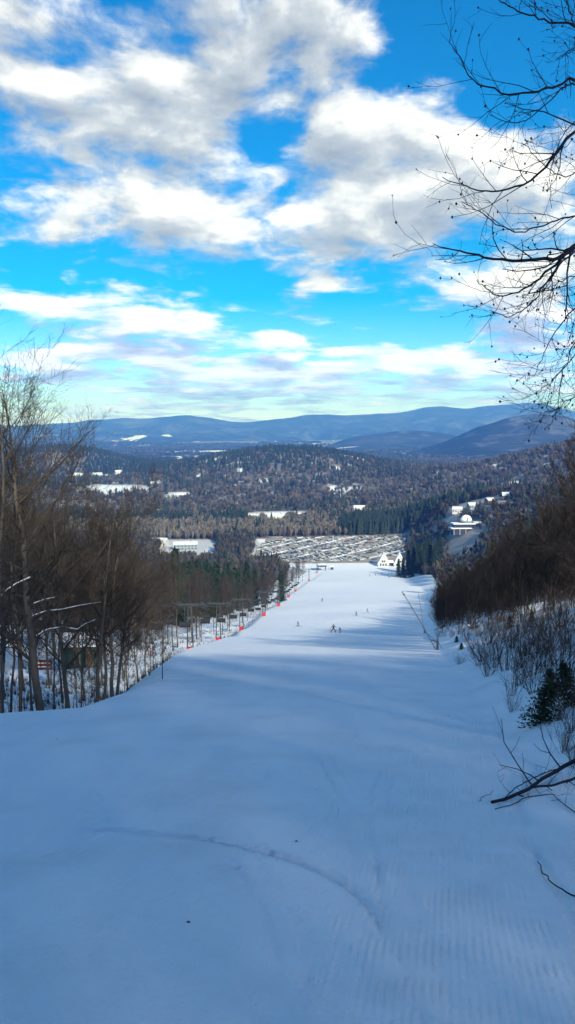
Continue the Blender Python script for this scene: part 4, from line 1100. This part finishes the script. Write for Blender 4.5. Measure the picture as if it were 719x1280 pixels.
def chair():
    e = empty('lift_chair', (0, 0, 0), 'empty dark double chair hanging from the lift cable over brushy snow', 'lift chair', 'chairs hanging from the lift')
    MB().tube([(0, 0, 0), (0, 0, -1.6), (0, .35, -2.3), (0, .3, -3.)], .045, 5).build('hanger', M['steel'], e, True)
    MB().box((0, .0, -3.0), (1.6, .55, .09)).build('seat', M['blackcloth'], e)
    MB().box((0, .3, -2.65), (1.6, .08, .6)).build('backrest', M['blackcloth'], e)
    for s in (-1, 1): MB().tube([(s * .8, .3, -2.4), (s * .8, -.15, -2.6), (s * .8, -.2, -3.)], .03, 5).build('armrest', M['steel'], e)
    return e
c0 = chair(); first = True
for s, cb in zip((-1, 1), cab):
    for i, y in enumerate(np.arange(70 + (6 if s > 0 else 0), 500, 19.)):
        x = np.interp(y, cb[:, 1], cb[:, 0]); z = np.interp(y, cb[:, 1], cb[:, 2])
        o = c0 if first else copy_tree(c0); first = False
        o.location = (x, y, z)
# bottom terminal
p = Vector((32, 742, float(H(32, 742)))); e = empty('lift_station', p, 'small blue grey chairlift bottom station on posts beside the piste foot', 'lift station')
for a in (-3.4, 3.4):
    for b in (-4, 4): MB().tube([(a, b, -.5), (a, b, 4.6)], .22, 8).build('post', M['steel'], e)
MB().box((0, 0, 5.2), (9, 12, 1.3), taper=.92).build('canopy', M['wall_navy'], e); MB().lathe((0, -3, 4.1), [(2.3, 0), (2.3, .3)], 20).build('bullwheel', M['galv'], e)
MB().box((0, 0, 6.0), (8.2, 11, .3)).build('snow_cover', M['snow_obj'], e)
p = Vector((42, 748, float(H(42, 748)))); e = empty('ticket_booth', p, 'small dark booth right of the lift bottom station', 'booth')
MB().box((0, 0, 1.2), (2.6, 2.2, 2.8)).build('wall', M['wall_green'], e); gable(MB(), 2.6, 2.2, 2.62, .7, .2).build('roof', M['snow_obj'], e); MB().box((0, -1.14, 1.6), (1.4, .08, .8)).build('window', M['glass'], e)

# ------------------------------------------------------------------ people
def skin_body(name, joints, edges, mats, zsplit, scale):
    names = list(joints); me = bpy.data.meshes.new('tmp')
    me.from_pydata([joints[n][:3] for n in names], [(names.index(a), names.index(b)) for a, b in edges], [])
    ob = bpy.data.objects.new('tmp', me); COL.objects.link(ob)
    md = ob.modifiers.new('s', 'SKIN')
    for i, n in enumerate(names):
        sv = me.skin_vertices[0].data[i]; sv.radius = (joints[n][3], joints[n][3] if len(joints[n]) < 5 else joints[n][4]); sv.use_root = (n == 'pelvis')
    ss = ob.modifiers.new('u', 'SUBSURF'); ss.levels = 2; ss.render_levels = 2
    dg = bpy.context.evaluated_depsgraph_get(); out = bpy.data.meshes.new_from_object(ob.evaluated_get(dg))
    bpy.data.objects.remove(ob); out.name = name
    out.materials.clear()
    for m_ in mats: out.materials.append(m_)
    for p_ in out.polygons:
        c = p_.center; p_.use_smooth = True
        p_.material_index = 0 if c.z > zsplit[0] and c.z < zsplit[1] else (1 if c.z <= zsplit[0] else 2)
    for v in out.vertices: v.co *= scale
    return out
def person(loc, rz, jacket, pants, label, pose='stand', height=1.75, group='skiers on the piste', poles=True, skis=True, board=False):
    e = empty('person', loc, label, 'person', group, rz)
    k = .17 if pose == 'wide' else .1 if pose == 'stand' else .15
    w = .34 if pose == 'wide' else .14 if pose == 'stand' else .2
    dz = {'wide': -.08, 'stand': 0, 'crouch': -.32}[pose]
    fw = {'wide': .05, 'stand': .02, 'crouch': .22}[pose]
    J = {'pelvis': (0, -.02, .95 + dz, .14, .11), 'waist': (0, fw * .4, 1.1 + dz, .13, .10), 'chest': (0, fw, 1.32 + dz, .17, .12), 'neck': (0, fw * 1.2, 1.48 + dz, .06), 'jaw': (0, fw * 1.3 + .02, 1.56 + dz, .075), 'head': (0, fw * 1.3 + .01, 1.66 + dz, .085)}
    for s, n in ((-1, 'L'), (1, 'R')):
        J.update({'hip' + n: (s * .10, -.02, .90 + dz, .10), 'knee' + n: (s * (.10 + w) * .75, .12 - dz * .6, .5 + dz * .5, .07), 'ankle' + n: (s * (.10 + w), 0, .12, .055), 'toe' + n: (s * (.10 + w), .15, .06, .05),
                  'sh' + n: (s * .19, fw, 1.40 + dz, .07), 'elb' + n: (s * (.30 + (.12 if pose == 'wide' else 0)), fw + .02, 1.16 + dz, .05), 'wri' + n: (s * (.33 + (.18 if pose == 'wide' else 0)), fw + .22, 1.05 + dz, .04), 'hand' + n: (s * (.33 + (.2 if pose == 'wide' else 0)), fw + .30, 1.03 + dz, .04),
                  'thumb' + n: (s * (.28 + (.2 if pose == 'wide' else 0)), fw + .27, 1.06 + dz, .018)})
    E = [('pelvis', 'waist'), ('waist', 'chest'), ('chest', 'neck'), ('neck', 'jaw'), ('jaw', 'head')]
    for n in 'LR': E += [('pelvis', 'hip' + n), ('hip' + n, 'knee' + n), ('knee' + n, 'ankle' + n), ('ankle' + n, 'toe' + n), ('chest', 'sh' + n), ('sh' + n, 'elb' + n), ('elb' + n, 'wri' + n), ('wri' + n, 'hand' + n), ('wri' + n, 'thumb' + n)]
    sc = height / 1.75
    link('body', skin_body('body', J, E, [M[jacket], M[pants], M['skin']], (.93 + dz, 1.5 + dz), sc), e)
    hx = J['head']
    MB().lathe((0, hx[1] * sc, (hx[2] - .01) * sc), [(.125 * sc, 0), (.13 * sc, .05 * sc), (.105 * sc, .1 * sc), (.05 * sc, .13 * sc)], 12).build('helmet', M['blackcloth'], e, True)
    MB().box((0, (hx[1] + .1) * sc, (hx[2] - .03) * sc), (.17 * sc, .05 * sc, .07 * sc)).build('goggles', M['glass'], e)
    if skis:
        for s in (-1, 1):
            x = s * (.10 + w) * sc
            a = s * (-.12 if pose == 'wide' else 0)
            MB().tube([(x - .8 * math.sin(a) * -1 * sc, -.75 * sc, .03), (x, 0, .025), (x + .75 * math.sin(a) * sc, .75 * sc, .03), (x + .85 * math.sin(a) * sc, .9 * sc, .1)], [.05 * sc] * 3 + [.03 * sc], 4).build('ski', M['bluecloth'], e)
    if poles:
        for s in (-1, 1):
            h = J['handR' if s > 0 else 'handL']
            MB().tube([(h[0] * sc, h[1] * sc, (h[2] + .1) * sc), ((h[0] + s * .1) * sc, (h[1] - .45) * sc, .05)], .012, 5).build('ski_pole', M['steel'], e)
    return e
def onsnow(px, py): p = hit(px, py); p.z += .01; return p
ppl = [(417, 791, 0.1, 'blackcloth', 'blackcloth', 'largest skier on the piste, in black with legs set wide apart', 'wide', 1.85),
       (425, 791.5, -.3, 'blackcloth', 'bluecloth', 'child skier close beside the largest black clad skier', 'stand', 1.2),
       (373.5, 783, 1.2, 'blackcloth', 'greycloth', 'skier in dark clothes crouching alone left of the pair', 'crouch', 1.7),
       (403, 752, .4, 'blackcloth', 'blackcloth', 'lone dark skier highest left on the open piste', 'stand', 1.8),
       (445.5, 770, .2, 'greycloth', 'blackcloth', 'small grey clad skier, lower left of the two right of centre', 'stand', 1.6),
       (459.5, 766, -.2, 'greycloth', 'greycloth', 'small grey clad skier, upper right of the two right of centre', 'stand', 1.7),
       (462.5, 720.5, .2, 'blackcloth', 'blackcloth', 'dark skier leftmost of those near the lodge', 'stand', 1.8),
       (469.5, 719.5, 0, 'bluecloth', 'blackcloth', 'blue clad skier second from left near the lodge', 'stand', 1.8),
       (478, 717.5, 1.4, 'greycloth', 'blackcloth', 'crouching skier in the middle of those near the lodge', 'crouch', 1.8),
       (485.5, 717.8, .6, 'blackcloth', 'greycloth', 'dark skier fourth from left near the lodge', 'stand', 1.8),
       (490, 717, -.4, 'redcloth', 'blackcloth', 'red jacketed skier rightmost near the lodge', 'stand', 1.8),
       (486.5, 723, .1, 'blackcloth', 'blackcloth', 'dark skier slightly uphill of the others near the lodge', 'stand', 1.8)]
for px, py, rz, j, pa, lab, pose, h in ppl: person(onsnow(px, py), rz, j, pa, lab, pose, h, poles=h > 1.3)
for px, hgt, j, lab in ((180, 1.8, 'blackcloth', 'person in black standing left of the red clad child by the lift line'), (184.5, 1.15, 'redcloth', 'child in red between two dark clad people by the lift line'), (189, 1.8, 'bluecloth', 'person in dark blue standing right of the red clad child')):
    y = 118; x = (px - 359.5) / F * y
    person((x, y, float(H(x, y))), .5, j, 'redcloth' if hgt < 1.5 else 'blackcloth', lab, 'stand', hgt, 'people beside the lift line', poles=False)

# ------------------------------------------------------------------ haze
hz = MB().box((0, 7000, 200), (26000, 15400, 760)).build('haze', None) if False else None
hm = bpy.data.materials.new('haze'); t = nt(hm); g = G(t)
pv = g.n('ShaderNodeVolumePrincipled'); pv.inputs['Color'].default_value = (.10, .30, 1., 1); pv.inputs['Absorption Color'].default_value = (.66, .88, 1., 1); pv.inputs['Density'].default_value = 1.35e-4; pv.inputs['Anisotropy'].default_value = 0.
o = g.n('ShaderNodeOutputMaterial'); t.links.new(pv.outputs[0], o.inputs['Volume'])
tag(MB().box((0, 5600, 60), (27000, 18000, 1020)).build('haze', hm), kind='stuff')

# ------------------------------------------------------------------ sky
def cloud_group():
    t = bpy.data.node_groups.new('cloud_field', 'ShaderNodeTree'); g = G(t)
    t.interface.new_socket('Dir', in_out='INPUT', socket_type='NodeSocketVector'); t.interface.new_socket('D', in_out='OUTPUT', socket_type='NodeSocketFloat')
    gi = g.n('NodeGroupInput').outputs[0]
    sp = g.n('ShaderNodeSeparateXYZ', i_Vector=gi)
    x, y, z = sp.outputs
    az = g.m('ARCTAN2', x, y); el = g.m('ARCSINE', z)
    den = g.m('ADD', g.m('MAXIMUM', z, 0.), .10)
    q = g.n('ShaderNodeCombineXYZ', i_0=g.m('DIVIDE', x, den), i_1=g.m('DIVIDE', y, den)).outputs[0]
    n1 = g.n('ShaderNodeTexNoise', i_Vector=q, i_Scale=2.3, i_Detail=10., i_Roughness=.58)
    n1.inputs['Distortion'].default_value = .25
    n2 = g.n('ShaderNodeTexNoise', i_Vector=q, i_Scale=1.7, i_Detail=5.)
    wv = g.v('MULTIPLY', g.v('SUBTRACT', n2.outputs['Color'], (.5, .5, .5)), (.16, .09, 0))
    ae = g.v('ADD', g.n('ShaderNodeCombineXYZ', i_0=az, i_1=el).outputs[0], wv)
    acc = None
    for px, py, rx, ry, w in BLOBS:
        d = ray(px, py).normalized(); c = (math.atan2(d.x, d.y), math.asin(d.z), 0)
        dd = g.v('MULTIPLY', g.v('SUBTRACT', ae, c), (F / rx * .93, F / ry * .93, 0))
        ln = g.v('LENGTH', dd, out=1)
        m = g.m('MULTIPLY', g.m('SUBTRACT', 1., ln), w)
        if w > 0: acc = m if acc is None else g.m('SMOOTH_MAX', acc, m, .12)
        else: acc = g.m('ADD', acc, g.m('MINIMUM', m, 0.))
    # out of the photographed part of the sky: broken cloud
    side = g.m('MULTIPLY', g.m('SUBTRACT', g.m('ABSOLUTE', az), .42), 3., clamp=True)
    acc = g.m('ADD', g.m('MULTIPLY', g.m('MAXIMUM', acc, -.9), g.m('SUBTRACT', 1., side)), g.m('MULTIPLY', side, .05))
    n3 = g.n('ShaderNodeTexNoise', i_Vector=g.v('MULTIPLY', ae, (1., 1.5, 1.)), i_Scale=11., i_Detail=9., i_Roughness=.6)
    D = g.m('ADD', g.m('MULTIPLY', acc, .8), g.m('MULTIPLY', g.m('SUBTRACT', n1.outputs[0], .5), 2.0))
    D = g.m('ADD', D, g.m('MULTIPLY', g.m('SUBTRACT', n3.outputs[0], .5), 1.7))
    go = g.n('NodeGroupOutput'); t.links.new(D, go.inputs[0]); return t
BLOBS = [(60, 90, 150, 80, 1.), (200, 110, 170, 85, 1.1), (330, 60, 170, 75, 1.1), (450, 30, 75, 45, .8), (20, 40, 90, 60, .8), (250, 175, 150, 40, .8),
         (90, 245, 90, 40, .8), (200, 260, 150, 55, 1.1), (300, 235, 90, 50, .8), (60, 270, 60, 25, .6),
         (430, 190, 90, 75, 1.1), (520, 170, 90, 60, 1.1), (560, 240, 130, 75, 1.2), (440, 265, 110, 60, 1.1), (420, 310, 80, 28, .8), (650, 220, 80, 80, 1.), (680, 160, 60, 35, .7), (520, 310, 60, 30, .6),
         (600, 350, 75, 30, .9), (660, 380, 80, 50, 1.), (640, 415, 60, 18, .8), (405, 367, 40, 11, .6),
         (50, 382, 85, 19, .9), (170, 402, 80, 19, .9), (240, 408, 60, 12, .7), (340, 430, 90, 17, .9), (220, 434, 70, 15, .7), (60, 448, 80, 18, .8), (180, 462, 200, 16, .8), (330, 466, 180, 17, .9), (480, 458, 120, 18, .9), (600, 440, 75, 10, .7), (600, 466, 110, 16, .9),
         (330, 484, 200, 9, .7), (60, 476, 120, 10, .7), (180, 514, 100, 8, .7), (60, 522, 80, 7, .6), (420, 505, 120, 8, .6), (600, 494, 140, 10, .8), (290, 508, 60, 7, .6), (330, 330, 30, 15, .1),
         (80, 35, 62, 36, -.75), (180, 15, 60, 36, -.6), (352, 130, 50, 85, -.9), (65, 192, 90, 30, -.6), (640, 70, 150, 80, -.8), (590, 130, 50, 40, -.5), (150, 125, 210, 75, .9), (40, 60, 60, 60, .5)]
BL2 = []
for b in BLOBS: BL2.append((b[0], b[1], b[2] * 1.05, b[3] * (1.5 if b[1] > 340 else 1.05), b[4] * (1.05 if b[4] > 0 else 1)))
BLOBS = BL2
W = bpy.data.worlds.new('World'); C.world = W; t = nt(W); g = G(t)
cg = cloud_group()
# holes are handled as positive distance, turned round inside the group
dirn = g.n('ShaderNodeTexCoord').outputs['Generated']
sky = g.n('ShaderNodeTexSky', sky_type='NISHITA', sun_disc=False)
sky.sun_elevation = ELEV; sky.sun_rotation = math.atan2(SUN.x, SUN.y); sky.altitude = 600; sky.air_density = 1.; sky.dust_density = .3; sky.ozone_density = 3.
hs = g.n('ShaderNodeHueSaturation', i_Saturation=1.7, i_Hue=.499, i_Value=1., i_Color=sky.outputs[0])
def cf(v):
    nd = g.n('ShaderNodeGroup', node_tree=cg); t.links.new(v, nd.inputs[0]); return nd.outputs[0]
D1 = cf(dirn); D2 = cf(g.v('NORMALIZE', g.v('ADD', dirn, (.012, -.0, .030))))
mask = g.n('ShaderNodeMapRange', interpolation_type='SMOOTHSTEP', i_Value=D1); mask.inputs[1].default_value = -.10; mask.inputs[2].default_value = .55
br = g.m('ADD', .62, g.m('MULTIPLY', g.m('SUBTRACT', D1, D2), .9))
br = g.m('SUBTRACT', br, g.m('MULTIPLY', g.m('MAXIMUM', g.m('SUBTRACT', D1, .38), 0.), .42))
el_ = g.m('MULTIPLY', g.m('SUBTRACT', g.n('ShaderNodeSeparateXYZ', i_Vector=dirn).outputs[2], .24), 1.5, clamp=True)
br = g.m('SUBTRACT', br, el_, clamp=True)
CL = 7.6
cc = g.ramp(br, [(0., (.30 * CL, .35 * CL, .40 * CL)), (.45, (.50 * CL, .54 * CL, .57 * CL)), (.75, (.84 * CL, .85 * CL, .84 * CL)), (1., (1.05 * CL, 1.04 * CL, 1.0 * CL))])
lowf = g.m('MULTIPLY', g.m('SUBTRACT', .17, g.n('ShaderNodeSeparateXYZ', i_Vector=dirn).outputs[2]), 6.5, clamp=True)
colr = g.mix(g.m('MULTIPLY', mask.outputs[0], .97), hs.outputs[0], cc)
colr = g.mix(lowf, colr, g.v('MULTIPLY', colr, (.80, .92, 2.0)))
bg = g.n('ShaderNodeBackground', i_Color=colr, i_Strength=.115)
o = g.n('ShaderNodeOutputWorld'); t.links.new(bg.outputs[0], o.inputs[0])
W.cycles.sampling_method = 'MANUAL'; W.cycles.sample_map_resolution = 512

# ------------------------------------------------------------------ sun, camera, view
S = Vector((SUN.x * math.cos(ELEV), SUN.y * math.cos(ELEV), math.sin(ELEV)))
ld = bpy.data.lights.new('sun', 'SUN'); ld.energy = 5.0; ld.angle = R(1.1); ld.color = (1, .95, .86)
lo = bpy.data.objects.new('sun', ld); COL.objects.link(lo); lo.rotation_euler = S.to_track_quat('Z', 'Y').to_euler()
cd_ = bpy.data.cameras.new('camera'); cam = bpy.data.objects.new('camera', cd_); COL.objects.link(cam)
cam.location = (0, 0, EYE); cam.rotation_euler = (R(90) - PITCH, 0, 0)
cd_.sensor_fit = 'HORIZONTAL'; cd_.sensor_width = 36; cd_.lens = 36 * F / 719.; cd_.clip_start = .05; cd_.clip_end = 60000
C.camera = cam
C.view_settings.view_transform = 'Standard'; C.view_settings.look = 'None'; C.view_settings.exposure = 0.58; C.view_settings.gamma = 1
C.render.engine = 'CYCLES'
C.cycles.use_denoising = True
C.cycles.max_bounces = 6; C.cycles.diffuse_bounces = 2; C.cycles.glossy_bounces = 1; C.cycles.transmission_bounces = 1; C.cycles.volume_bounces = 0
C.cycles.use_adaptive_sampling = True; C.cycles.adaptive_threshold = .025
